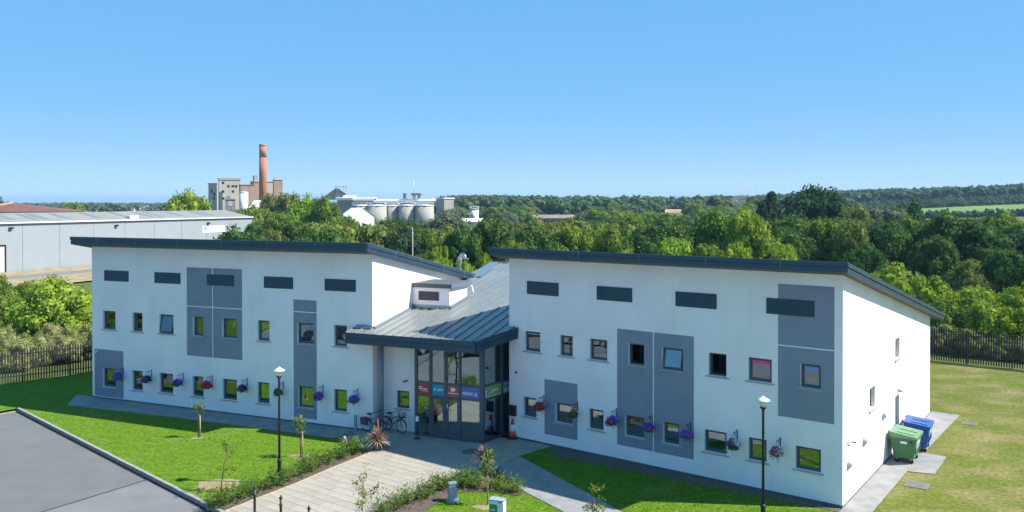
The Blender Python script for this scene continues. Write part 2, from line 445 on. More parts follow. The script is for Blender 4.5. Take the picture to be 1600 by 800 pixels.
gx = rr[:, None] * np.cos(aa)[None]; gy = rr[:, None] * np.sin(aa)[None]
gz = terrain(gx, gy)
na = len(aa)
tb.v = [tuple(p) for p in np.stack([gx, gy, gz], -1).reshape(-1, 3)]
for i in range(len(rr) - 1):
    for j in range(na):
        k = (j + 1) % na
        tb.f.append((i * na + j, (i + 1) * na + j, (i + 1) * na + k, i * na + k)); tb.m.append(0); tb.sm.append(True)
struct("ground", tb, "rough_ground")
sb = MB(); sb.face([(-11000, 3300, -9), (3000, 3300, -9), (3000, 11800, -9), (-11000, 11800, -9)])
struct("sea", sb, "sea_water")

# ------------------------------------------------------------------ lawns, paths, plaza
def sheet(name, poly, z, mat, th=0.0):
    b = MB()
    if th: b.prism(poly, z - th, z)
    else:
        if area(poly) < 0: poly = poly[::-1]
        b.face([(p[0], p[1], z) for p in poly])
    return struct(name, b, mat)
K0, K1 = G(27, 638), G(345, 800)
kd = Vector((K1[0] - K0[0], K1[1] - K0[1])).normalized()
K2 = (K1[0] + kd.x * 14, K1[1] + kd.y * 14)
Kl = G(0, 643); kl = Vector((Kl[0] - K0[0], Kl[1] - K0[1])).normalized()
K3 = (K0[0] + kl.x * 30, K0[1] + kl.y * 30)
carpark = [K0, K2, (K2[0] + 8, -60), (-75, -60), (-75, 30), K3]
sheet("car_park", carpark, -0.15, "asphalt_dark")
s0, s1 = G(232, 747, -0.09), G(52, 802, -0.09)
sd = Vector((s1[0] - s0[0], s1[1] - s0[1])).normalized()
patch = clip(clip([K0, K2, (K2[0] + 8, -60), (-75, -60), (-75, 30), K3], lambda p: (p[0] - s0[0]) * sd.y - (p[1] - s0[1]) * sd.x), lambda p: 31 - 0 * p[0] + 0.0 - abs(0) if False else 1)
if not inside(patch, np.array(G(250, 790)[0]), np.array(G(250, 790)[1])):
    patch = clip(carpark, lambda p: -((p[0] - s0[0]) * sd.y - (p[1] - s0[1]) * sd.x))
sheet("car_park_patch", patch, -0.144, "asphalt_pale")
sm = MB(); e = 0.045
sm.face([(s0[0] - e * sd.y, s0[1] + e * sd.x, -0.139), (s0[0] + e * sd.y, s0[1] - e * sd.x, -0.139), (s1[0] + sd.x * 9 + e * sd.y, s1[1] + sd.y * 9 - e * sd.x, -0.139), (s1[0] + sd.x * 9 - e * sd.y, s1[1] + sd.y * 9 + e * sd.x, -0.139)][::-1])
pmat("bounce_paving", (0.46, 0.44, 0.40), 0.9, var=0.1, scale=0.8, bump=0.3)
sheet("bounce_forecourt", [(K2[0] + 2.0, K2[1] + 0.8), (-6.0, 21.5), (45, 21.5), (45, -60), (K2[0] + 9.0, -60)], -0.02, "bounce_paving")  # unseen pale sheet, added to bounce sunlight onto the shaded front walls
pmat("strip_black", (0.035, 0.035, 0.037), 0.8, var=0.3, scale=3)
struct("tar_seam", sm, "strip_black")
struct("dark_edge_strip", MB().box(0, (Vector(K2) - Vector(K0)).length, -0.16, -0.021, -0.149, -0.141), "strip_black", loc=(*K0, 0), rz=atan2(kd.y, kd.x))  # narrow darker strip along the foot of the kerb

bedL_in = [G(580, 707), G(520, 731), G(460, 757), G(400, 780), G(350, 800)]
bedL_out = [G(335, 790), G(372, 778), G(420, 752), G(470, 733), G(520, 713), G(566, 695)]
tip = (OR[0] - 13.1 * cos(AR) + 0.03 * sin(AR), OR[1] - 13.1 * sin(AR) - 0.03 * cos(AR))
conc = G(811, 713); conc2 = G(783, 726)
cA = G(970, 800); cB = G(880, 800)
dA = Vector((cA[0] - conc[0], cA[1] - conc[1])).normalized()
cA2 = (cA[0] + dA.x * 12, cA[1] + dA.y * 12); cB2 = (cB[0] + dA.x * 12, cB[1] + dA.y * 12)
pl_end = 22.0
bedR_tile = [G(775, 737), G(715, 740), G(700, 750), G(640, 776), G(585, 800)]
# lawns
lawn_left = [K0, K2, (K2[0] + 2.2, K2[1] + 0.9)] + [G(350, 800)] + bedL_in[::-1][1:] + [WL(0.5, -2.4), WL(0.5, 0.3), WL(-19, 0.5), WL(-19.0, 14), (-24.0, 58.6), (-38.5, 46.8), (-75, 20), K3]
sheet("lawn", lawn_left, 0.0, "lawn_lush")
lawn_mid = [G(830, 768), cB, cB2, (cB2[0] - 9, cB2[1]), G(585, 800), G(640, 776), G(700, 750), G(715, 740), G(775, 737)]
sheet("lawn", lawn_mid, 0.0, "lawn_lush")
lawn_right = [conc, tip, WR(-12.6, 0.3), WR(0.2, 0.3), (13.5, 26), (13, 18), (cA2[0] + 0.5, 18), cA2, cA]
sheet("lawn", lawn_right, 0.0, "lawn_lush")
lawn_side = [(13, 18), (13.5, 26), WR(0.2, 0.3), WR(0.2, 17), WR(-14, 19), (4, 75), (30.0, 59.6), (35.0, 55.9), (52, 43), (52, 18)]
sheet("lawn", lawn_side, -0.004, "lawn_dry")
sheet("lawn", [conc, WR(-14.2, -0.06), WR(-10.5, -0.06), (4.5, 34.0)], -0.006, "lawn_lush")
sheet("soil_strip", [tip, WR(-13.0, -0.05), WR(-0.1, -0.05), WR(0.25, -0.45), WR(-5.5, -0.75), WR(-10.5, -1.05), WR(-12.3, -1.3)], 0.012, "gravel")
# concrete paths
sheet("path", [WL(-20.6, 0.05), WL(-18.9, -1.95), WL(-12, -1.66), WL(-1.2, -1.66), WL(-0.6, 0.05)], 0.03, "path_concrete", 0.1)
for uu in (-16.2, -10.4, -5.1):
    j = MB(); j.box(uu, uu + 0.025, -1.66, 0.0, 0.0305, 0.034); struct("path_joint", j, "joint_sand", loc=(*OL, 0), rz=AL)
sheet("path", [conc2, conc, cA2, cB2, cB, G(822, 770), G(800, 754), G(778, 737)], 0.025, "path_concrete", 0.1)
sheet("path", [WR(0.0, -0.9), WR(0.95, -0.9), WR(1.0, 6.0), WR(2.03, 6.3), WR(2.02, 9.2), WR(1.1, 9.25), WR(1.35, 17.6), WR(0.0, 17.6)], 0.025, "path_concrete", 0.1)
pe = MB()
for a, b in (((0.93, -0.9), (1.0, 6.0)), ((2.0, 6.3), (1.99, 9.2))):
    p, q = WR(*a), WR(*b); d = Vector((q[0] - p[0], q[1] - p[1])).normalized() * 0.04
    pe.prism([p, q, (q[0] + d.y, q[1] - d.x), (p[0] + d.y, p[1] - d.x)], 0.0, 0.035)
struct("path_edging", pe, "kerb_concrete")
# kerb stones along the car park
kl_len = (Vector(K2) - Vector(K0)).length
nk = int(kl_len / 0.915)
km = MB().box(0.005, 0.91, -0.02, 0.12, -0.24, 0.03)
kme = km.mesh("kerb_stone", "kerb_concrete")
kerb = thing("kerb", "pale concrete kerb running between the car park and the lawn", "kerb", (*K0, 0), 0)
for i in range(nk):
    o = obj("kerb_stone", kme, None, kerb, (kd.x * i * 0.915, kd.y * i * 0.915, R.uniform(-0.006, 0.006)), atan2(kd.y, kd.x))
kfl = MB().box(0, 30, -0.15, 0.15, -0.24, -0.13)
struct("flush_kerb", kfl, "kerb_concrete", loc=(*K0, 0), rz=atan2(kl.y, kl.x))

# plaza: one paver an object for the 300 largest, the rest as one part
plaza_poly = [WL(-0.7, 0.25), WL(0.05, 0.3), WL(0.05, 0.74), WL(2.3, 0.74), WL(2.3, 0.35), WL(5.9, 0.35), WR(-15.9, -0.4), WR(-15.55, -0.02), tip, conc, conc2] + bedR_tile + [(-3.5, pl_end), (-9.5, pl_end)] + [G(350, 800)] + bedL_in[::-1][1:] + [WL(0.1, -2.2), WL(-0.9, -1.66)]
pb = MB(); pp = plaza_poly
struct("plaza", MB().prism(plaza_poly, -0.1, 0.006), "joint_sand")
plaza_o = [o for o in bpy.data.objects if o.name == "plaza"][0]
for i, (cname, col) in enumerate((("paver_a", (0.355, 0.318, 0.262)), ("paver_b", (0.335, 0.298, 0.244)), ("paver_c", (0.37, 0.333, 0.277)))):
    pmat(cname, col, 0.9, var=0.09, scale=2.5, bump=0.3, bscale=80)
TW, TL, GAP = 0.45, 0.60, 0.016
full = [MB().prism([(GAP / 2, GAP / 2), (TL - GAP / 2, GAP / 2), (TL - GAP / 2, TW - GAP / 2), (GAP / 2, TW - GAP / 2)], 0.0, 0.02, bottom=False).mesh("paver", m) for m in ("paver_a", "paver_b", "paver_c")]
tiles = []
pr = [toR(p) for p in plaza_poly]
us = [p[0] for p in pr]; vs_ = [p[1] for p in pr]
for j in range(int((max(vs_) - min(vs_)) / TW) + 2):
    v0 = min(vs_) - 0.1 + j * TW
    rowp = clip(clip(pr, lambda p: p[1] - v0 - GAP / 2), lambda p: v0 + TW - GAP / 2 - p[1])
    if len(rowp) < 3: continue
    off = (j % 2) * TL * 0.5
    for i in range(int((max(us) - min(us)) / TL) + 2):
        u0 = min(us) - 0.5 + off + i * TL
        c = clip(clip(rowp, lambda p: p[0] - u0 - GAP / 2), lambda p: u0 + TL - GAP / 2 - p[0])
        if len(c) < 3 or abs(area(c)) < 0.01: continue
        tiles.append((u0, v0, c, abs(area(c))))
def tile_vis(t):
    x, y = WR(t[0] + 0.3, t[1] + 0.2)
    if y < 1: return -1
    X = 800 + FOC * x / y; Y = 315.3 + FOC * CAM_H / y
    return t[3] / y ** 3 if (-10 < X < 1610 and Y < 815) else 0
tiles.sort(key=tile_vis, reverse=True)
rest = MB()
for k, (u0, v0, c, a) in enumerate(tiles):
    mi = R.randrange(3); dz = R.uniform(-0.002, 0.003)
    if k < 298:
        x, y = WR(u0, v0)
        if a > (TL - GAP) * (TW - GAP) * 0.995:
            obj("paver", full[mi], None, plaza_o, (x, y, 0.005 + dz), AR)
        else:
            obj("paver", MB().prism([(p[0] - u0, p[1] - v0) for p in c], 0.0, 0.02, bottom=False), ("paver_a", "paver_b", "paver_c")[mi], plaza_o, (x, y, 0.005 + dz), AR)
    else:
        rest.prism([WR(*p) for p in c], 0.005, 0.025 + dz, mi, bottom=False)
o = obj("pavers", rest, ["paver_a", "paver_b", "paver_c"], plaza_o); o["kind"] = "stuff"
# planting bed soil
sheet("planting_bed", bedL_in + bedL_out, 0.014, "bed_soil")
bedR = [G(583, 800), G(640, 776), G(700, 750), G(715, 740), G(775, 737), G(806, 750), G(822, 770), G(808, 776), G(770, 768), G(722, 769), G(700, 776), G(678, 790), G(655, 806), G(600, 830)]
sheet("planting_bed", bedR, 0.016, "bed_soil")
eb = MB()
for a, b in zip(bedL_in[:-1], bedL_in[1:]):
    d = Vector((b[0] - a[0], b[1] - a[1])).normalized() * 0.05
    eb.prism([a, b, (b[0] - d.y, b[1] + d.x), (a[0] - d.y, a[1] + d.x)], 0.0, 0.045)
struct("bed_edging", eb, "sandstone")
for px_, py_, rx, ry in ((343, 757, 1.0, .7), (468, 713, .5, .35), (308, 684, .28, .22), (760, 792, .5, .3)):
    c = G(px_, py_)
    sheet("bare_soil", [(c[0] + rx * cos(t) * R.uniform(.8, 1.15), c[1] + ry * sin(t) * R.uniform(.8, 1.15)) for t in np.linspace(0, 2 * pi, 15)[:-1]], 0.008, "dry_grass")

# ------------------------------------------------------------------ the office building
B0 = (-2.0, 42.0)
office = thing("office_building", "white rendered two wing office building with grey panels and glazed entrance between the wings", "building", (*B0, 0))
FR = {'L': ((OL[0] - B0[0], OL[1] - B0[1], 0), AL), 'R': ((OR[0] - B0[0], OR[1] - B0[1], 0), AR)}
def bpart(name, mb, mats, fr): return obj(name, mb, mats, office, FR[fr][0], FR[fr][1])
def floc(fr, u, v, z):
    (x, y, _), a = FR[fr]
    return (x + u * cos(a) - v * sin(a), y + u * sin(a) + v * cos(a), z)

def cells(u0, u1, z0, z1, holes):
    U = sorted(set([u0, u1] + [h for H in holes for h in H[:2] if u0 < h < u1])); Z = sorted(set([z0, z1] + [h for H in holes for h in H[2:4] if z0 < h < z1]))
    for i in range(len(U) - 1):
        run = None
        for k in range(len(Z) - 1):
            cu, cz = (U[i] + U[i + 1]) / 2, (Z[k] + Z[k + 1]) / 2
            if any(h[0] < cu < h[1] and h[2] < cz < h[3] for h in holes):
                if run is not None: yield U[i], U[i + 1], run, Z[k]
                run = None
            elif run is None: run = Z[k]
        if run is not None: yield U[i], U[i + 1], run, Z[-1]
def facade(mb, u0, u1, z0, z1, holes, v=0.0, depth=1.1, reveal=0.13, fn=None):
    fn = fn or (lambda u, vv, z: (u, vv, z))
    F = lambda pts, mi=0: mb.face([fn(*p) for p in pts], mi)
    for a, b, c, d in cells(u0, u1, z0, z1, holes):
        F([(a, v, c), (b, v, c), (b, v, d), (a, v, d)])
    for a, b, c, d in [h[:4] for h in holes]:
        for v0, v1, mi in ((v, v + reveal, 0), (v + reveal, v + depth, 1)):
            F([(a, v0, c), (a, v0, d), (a, v1, d), (a, v1, c)][::-1], mi); F([(b, v0, c), (b, v1, c), (b, v1, d), (b, v0, d)][::-1], mi)
            F([(a, v0, d), (b, v0, d), (b, v1, d), (a, v1, d)][::-1], mi); F([(a, v0, c), (a, v1, c), (b, v1, c), (b, v0, c)][::-1], mi)
        F([(a, v + depth, c), (b, v + depth, c), (b, v + depth, d), (a, v + depth, d)], 1)

def window(fr, u0, u1, z0, z1, blind=None, tilt=0.0, v=0.13, rot=0.0, sillw=0.11, glass="window_glass", opened=False, name="window", sill=True):
    w, h = u1 - u0, z1 - z0; t = 0.07
    m = MB()
    m.box(0, t, 0, 0.07, 0, h); m.box(w - t, w, 0, 0.07, 0, h); m.box(t, w - t, 0.001, 0.069, 0, t); m.box(t, w - t, 0.001, 0.069, h - t, h)
    win = obj(name, m, "frame_paint", office, floc(fr, u0, v, z0), FR[fr][1] + rot)
    pt = 0.045
    s = MB()
    s.box(0, pt, 0, 0.05, 0, h - 2 * t); s.box(w - 2 * t - pt, w - 2 * t, 0, 0.05, 0, h - 2 * t); s.box(pt, w - 2 * t - pt, 0.001, 0.049, 0, pt); s.box(pt, w - 2 * t - pt, 0.001, 0.049, h - 2 * t - pt, h - 2 * t)
    sash = obj("sash", s, "frame_paint", win, (t, 0.012, t))
    g = MB().box(pt - 0.004, w - 2 * t - pt + 0.004, 0.02, 0.026, pt - 0.004, h - 2 * t - pt + 0.004)
    pane = obj("pane", g, glass, win, (t, 0.012, t))
    if tilt:
        hz = h - 2 * t
        for o in (sash, pane):
            o.rotation_euler = (-tilt, 0, 0)
            o.location = (t, 0.012 - hz * sin(tilt), t + hz * (1 - cos(tilt)))
    if opened:                                              # sash swung inwards, seen edge on
        for o in (sash, pane):
            o.rotation_euler = (0, 0, radians(80)); o.location = (t + 0.02, 0.06, t)
    if sill:
        sl = MB().box(-sillw, w + sillw, -0.19, -0.003, -0.065, -0.002, fn=lambda x, y, z: (x, y, z - (0.02 if y < -0.1 and z > -0.03 else 0)))
        obj("sill", sl, "sill_concrete", win)
    if blind:
        fr_, mat = blind
        obj("blind", MB().box(t + pt + 0.004, w - t - pt - 0.004, 0.027, 0.0305, t + pt + (h - 2 * t - 2 * pt) * (1 - fr_), h - t - pt - 0.002), mat, win)
    return win

def vent(fr, u0, u1, z0, z1, mat="louvre_paint", v=0.0, rot=0.0):
    w, h = u1 - u0, z1 - z0; t = 0.035
    m = MB()
    m.box(0, t, -0.035, 0.02, 0, h); m.box(w - t, w, -0.035, 0.02, 0, h); m.box(t, w - t, -0.034, 0.02, 0, t + 0.015); m.box(t, w - t, -0.034, 0.02, h - t, h)
    vt = obj("louvre_vent", m, mat, office, floc(fr, u0, v, z0), FR[fr][1] + rot)
    n = 9; s = MB()
    for k in range(n):
        a = t + 0.02 + (h - 2 * t - 0.02) * k / n; b = (h - 2 * t - 0.02) / n
        s.box(t, w - t, -0.03, 0.0, a, a + b * 0.9, fn=lambda x, y, z, a=a: (x, y + 0.0 + (z - a) * 0.3, z))
    o = obj("louvre_blades", s, mat, vt)
    obj("vent_backing", MB().box(t - 0.005, w - t + 0.005, 0.004, 0.012, t, h - t), "black_paint", vt)
    return vt

def panel(fr, u0, u1, z0, z1, holes, vj=None, hj=None):
    m = MB(); v = -0.008
    hs = [h for h in holes]
    for a, b, c, d in cells(u0, u1, z0, z1, hs): m.face([(a, v, c), (b, v, c), (b, v, d), (a, v, d)])
    for a, b in (((u0, z0), (u1, z0)), ((u1, z0), (u1, z1)), ((u1, z1), (u0, z1)), ((u0, z1), (u0, z0))):
        m.face([(a[0], v, a[1]), (a[0], 0.0, a[1]), (b[0], 0.0, b[1]), (b[0], v, b[1])])
    p = bpart("grey_panel", m, "grey_render", fr)
    jb = MB()
    def blocked(a, b, c, d): return [h for h in hs if h[0] < b and h[1] > a and h[2] < d and h[3] > c]
    if vj is not None:
        for a, b, c, d in cells(vj - 0.022, vj + 0.022, z0, z1, blocked(vj - 0.022, vj + 0.022, z0, z1)): jb.box(a, b, -0.014, -0.0081, c, d)
    if hj is not None:
        segs = [(u0, u1)] if vj is None else [(u0, vj - 0.022), (vj + 0.022, u1)]
        for a, b in segs: jb.box(a, b, -0.0135, -0.0081, hj - 0.022, hj + 0.022)
    if jb.v: obj("joint_bead", jb, "white_render", p)
    return p

ULw = [(-18.37, -17.36), (-16.06, -15.28), (-14.01, -12.97), (-11.58, -10.82), (-9.52, -8.51), (-7.12, -6.34), (-4.56, -3.53), (-2.28, -1.51)]
LLw = [(-18.40, -17.36), (-16.09, -15.28), (-14.03, -13.02), (-11.62, -10.83), (-9.51, -8.53), (-7.15, -6.36), (-4.53, -3.55), (-2.30, -1.52)]
URw = [(-14.66, -13.76), (-12.64, -11.93), (-11.02, -10.11), (-9.04, -8.27), (-7.42, -6.45), (-5.31, -4.54), (-3.63, -2.68), (-1.57, -0.80)]
LRw = [(-14.74, -13.99), (-12.89, -11.96), (-11.06, -10.30), (-9.21, -8.27), (-7.36, -6.62), (-5.49, -4.53), (-3.62, -2.88), (-1.75, -0.79)]
hL = [(a, b, 4.17 + .0045 * a, 5.245 + .0045 * a) for a, b in ULw] + [(a, b, 0.865 + .0085 * a, 1.985 + .0085 * a) for a, b in LLw]
hR = [(a, b, 4.345, 5.265 - .002 * a) for a, b in URw] + [(a, b, 1.17 - .0015 * a, 2.055 - .0045 * a) for a, b in LRw]
VENTL = [(-18.2, -16.32), (-14.33, -12.44), (-10.53, -8.68), (-6.67, -4.81), (-2.82, -0.97)]
VENTR = [(-14.51, -12.71), (-10.64, -8.85), (-6.78, -4.96), (-2.89, -1.04)]
SL = 0.203
TOPL, TOPR = 8.90, 8.76
DL, DR = 14.0, 17.05
UL0, UR0 = -19.22, -15.60
# left wing walls
m = MB(); facade(m, UL0, 0.0, -0.4, TOPL, hL); bpart("front_wall", m, ["white_render", "interior"], 'L')
m = MB()
side = lambda u, top, d: [(u, 0, -0.4), (u, d, -0.4), (u, d, top - SL * d), (u, 0, top)]
m.face(side(0.0, TOPL, DL))
bpart("side_wall", m, ["white_render"], 'L')
m = MB(); m.face(side(UL0, TOPL, DL)[::-1]); m.face([(0, DL, -0.4), (UL0, DL, -0.4), (UL0, DL, TOPL - SL * DL), (0, DL, TOPL - SL * DL)])
bpart("rear_wall", m, ["white_render"], 'L')
# right wing walls
m = MB(); facade(m, UR0, 0.0, -0.4, TOPR, hR); bpart("front_wall", m, ["white_render", "interior"], 'R')
hS = [(8.72, 9.62, 4.22, 5.17), (4.02, 4.92, 2.84, 3.74), (8.62, 9.60, 0.03, 2.50)]
m = MB(); facade(m, 0, DR, -0.4, 5.2, hS, fn=lambda u, v, z: (-v, u, z), reveal=0.16)
m.face([(0, 0, 5.2), (0, DR, 5.2), (0, DR, TOPR - SL * DR), (0, 0, TOPR)])
bpart("side_wall", m, ["white_render", "interior"], 'R')
m = MB(); m.face([(UR0, 0, -0.4), (UR0, DR, -0.4), (UR0, DR, TOPR - SL * DR), (UR0, 0, TOPR)][::-1]); m.face([(0, DR, -0.4), (UR0, DR, -0.4), (UR0, DR, TOPR - SL * DR), (0, DR, TOPR - SL * DR)])
bpart("rear_wall", m, ["white_render"], 'R')
# plinths
bpart("plinth", MB().box(UL0 - 0.006, 0.004, -0.006, 0.05, -0.3, 0.10), "plinth_paint", 'L')
m = MB().box(UR0, 0.0, -0.006, 0.05, -0.3, 0.11); m.box(0.0, 0.006, -0.006, DR, -0.3, 0.08)
bpart("plinth", m, "plinth_paint", 'R')
# panels
panel('L', -19.04, -16.76, 0.14, 2.89, hL)
panel('L', -11.99, -8.15, 3.0, 7.885, hL + [(-10.53, -8.68, 6.93, 7.53)], -10.16, 5.74)
panel('L', -4.79, -3.35, 0.28, 6.42, hL, None, 5.79)
panel('R', -13.51, -11.68, 0.53, 3.12, hR)
panel('R', -9.60, -5.96, 0.72, 5.865, hR, -7.82, None)
panel('R', -2.43, -0.31, 3.11, 8.28, hR + [(-2.89, -1.04, 7.08, 7.70)], None, 5.885)
# faint movement joints in the white render
for a, b in ((UL0, -11.99), (-8.15, -4.79), (-3.35, 0.0)):
    m = MB(); m.box(a, b, -0.004, 0.0, 5.775 + .003 * (a + b) / 2 - .012, 5.775 + .003 * (a + b) / 2 + .012); bpart("movement_joint", m, "white_render", 'L')
bpart("movement_joint", MB().box(-10.172, -10.148, -0.004, 0.0, 7.89, TOPL - 0.1), "white_render", 'L'); bpart("movement_joint", MB().box(-10.172, -10.148, -0.004, 0.0, 0.2, 2.99), "white_render", 'L')
bpart("movement_joint", MB().box(-7.832, -7.808, -0.004, 0, 5.87, 8.5), "white_render", 'R'); bpart("movement_joint", MB().box(-5.95, -2.44, -0.004, 0, 5.873, 5.897), "white_render", 'R')
for (a, b), in zip(VENTL): vent('L', a, b, 6.975 + .003 * a, 7.575 + .0025 * a)
for (a, b), in zip(VENTR): vent('R', a, b, 7.08, 7.70)
OPENL = {2: 0.24}; OPENR = {4: 0.21}
for i, h in enumerate(hL):
    w = window('L', *h, tilt=OPENL.get(i, 0))
    if i in OPENL: w["label"] = "window with its pane tilted open at the bottom"
for i, h in enumerate(hR):
    bl = {0: (0.06, "blind_white"), 6: (0.22, "blind_pink"), 7: (0.2, "sign_paleblue")}.get(i)
    w = window('R', *h, tilt=OPENR.get(i, 0), blind=bl, opened=i in (3, 5))
    if i in OPENR: w["label"] = "window with its pane tilted open at the bottom"
    if i in (3, 5): w["label"] = "window standing open on a dark room"
    if i == 6: w["label"] = "window with a pink blind across its top"
def side_window(v0, v1, z0, z1, sill=True):
    w = window('R', 0, v1 - v0, z0, z1, v=0, rot=pi / 2, sill=False)
    w.location = floc('R', -0.16, v0, z0)
    if sill: obj("sill", MB().box(-0.1, v1 - v0 + 0.1, -0.22, -0.004, -0.09, -0.003), "sill_concrete", w)
    return w
for h in hS[:2]: side_window(*h)
dm = MB(); dw, dh = hS[2][1] - hS[2][0], hS[2][3] - hS[2][2]
dm.box(0, 0.07, 0, 0.07, 0, dh); dm.box(dw - 0.07, dw, 0, 0.07, 0, dh); dm.box(0.07, dw - 0.07, 0.001, 0.069, dh - 0.07, dh); dm.box(0.07, dw - 0.07, 0.015, 0.06, 0.01, dh - 0.075)
door = obj("side_door", dm, "column_paint", office, floc('R', -0.10, hS[2][0], 0.03), AR + pi / 2)
obj("handle", MB().tube([(dw - 0.15, 0.01, 1.0), (dw - 0.15, -0.05, 1.0), (dw - 0.27, -0.05, 1.0)], 0.012), "chrome", door)
# hooded outlets, lights and number on the sunlit side wall
for v, z in ((0.75, 1.5), (3.05, 1.85), (6.35, 2.2)):
    c = MB().lathe([(0.17, 0), (0.175, 0.06), (0.17, 0.16), (0.13, 0.24), (0.05, 0.27)], 18)
    c.box(-0.15, 0.15, -0.26, -0.10, 0, 0.10)
    o = obj("outlet_hood", c, "outlet_grey", office, floc('R', 0.0, v, z)); o.scale = (.78, .78, .6)
    o.rotation_euler = Matrix(((0, -sin(AR) * -1, cos(AR)), (0, cos(AR), sin(AR)), (1, 0, 0))).to_euler() if False else (radians(90), 0, AR + pi / 2)
bl = MB().box(0, 0.12, -0.16, 0, 0, 0.12); bl.box(0.02, 0.1, -0.22, -0.16, 0.01, 0.06)
obj("door_lamp", bl, "galvanised", office, floc('R', 0.0, 9.2, 2.66), AR + pi / 2)

# roofs
def roof(fr, u0, u1, v0, v1, zb, th):
    sh = lambda u, v, z: (u, v, z - SL * (v - v0))
    m = MB().box(u0 + 0.03, u1 - 0.03, v0 + 0.03, v1, zb, zb + th - 0.02, fn=sh)
    ro = bpart("roof", m, ["soffit_paint"], fr)
    lo = th * 0.52
    for z0, z1, pr_, nm in ((zb - 0.01, zb + lo - 0.015, 0.0, "lower_fascia"), (zb + lo + 0.015, zb + th, -0.03, "upper_fascia")):
        m = MB()
        m.box(u0 + pr_, u1 - pr_, v0 + pr_, v0 + 0.029, z0, z1, fn=lambda u, v, z: (u, v, z))
        m.box(u1 - 0.029, u1 - pr_, v0 + 0.03, v1 + 0.0, z0, z1, fn=sh)
        m.box(u0 + pr_, u0 + 0.029, v0 + 0.03, v1 + 0.0, z0, z1, fn=sh)
        obj(nm, m, "fascia_paint", ro)
    s = MB().box(u0, u1, v0, v1, zb + th + 0.001, zb + th + 0.02, fn=sh)
    obj("roof_sheet", s, "roof_metal", ro)
    # sheet joints on the fascia
    for v in np.arange(v0 + 2.6, v1, 2.7): obj("fascia_joint", MB().box(u1 + 0.031, u1 + 0.036, v, v + 0.035, zb, zb + th - 0.01, fn=sh), "flashing_metal", ro)
    for u in np.arange(u0 + 2.1, u1, 3.0): obj("fascia_joint", MB().box(u, u + 0.02, v0 - 0.036, v0 - 0.031, zb + 0.01, zb + th - 0.01), "flashing_metal", ro)
    g = MB().box(u0 + 0.05, u1 - 0.05, v1, v1 + 0.13, zb + 0.04, zb + th - 0.06, fn=sh)
    obj("gutter", g, "fascia_paint", ro)
    return ro
roof('L', -19.85, 0.30, -0.9, 15.0, 9.06, 0.42)
roof('R', -16.15, 0.40, -0.9, 18.75, 8.92, 0.35)

# ------------------------------------------------------------------ entrance: recessed wall, column, glazed screen
RS, RE = 0.15, 5.05
rz_ = lambda u, v: RE + RS * (v + 0.8)
win9 = (0.93, 1.66, 1.13, 2.02)
m = MB(); facade(m, 0.001, 2.26, -0.2, 4.62, [win9], v=0.75, depth=1.6)
bpart("recess_wall", m, ["white_render", "interior"], 'L')
window('L', *win9, v=0.88)
bpart("round_column", MB().lathe([(0.14, 0.0), (0.14, 4.6)], 18, (0.36, 0.2)), "column_paint", 'L')

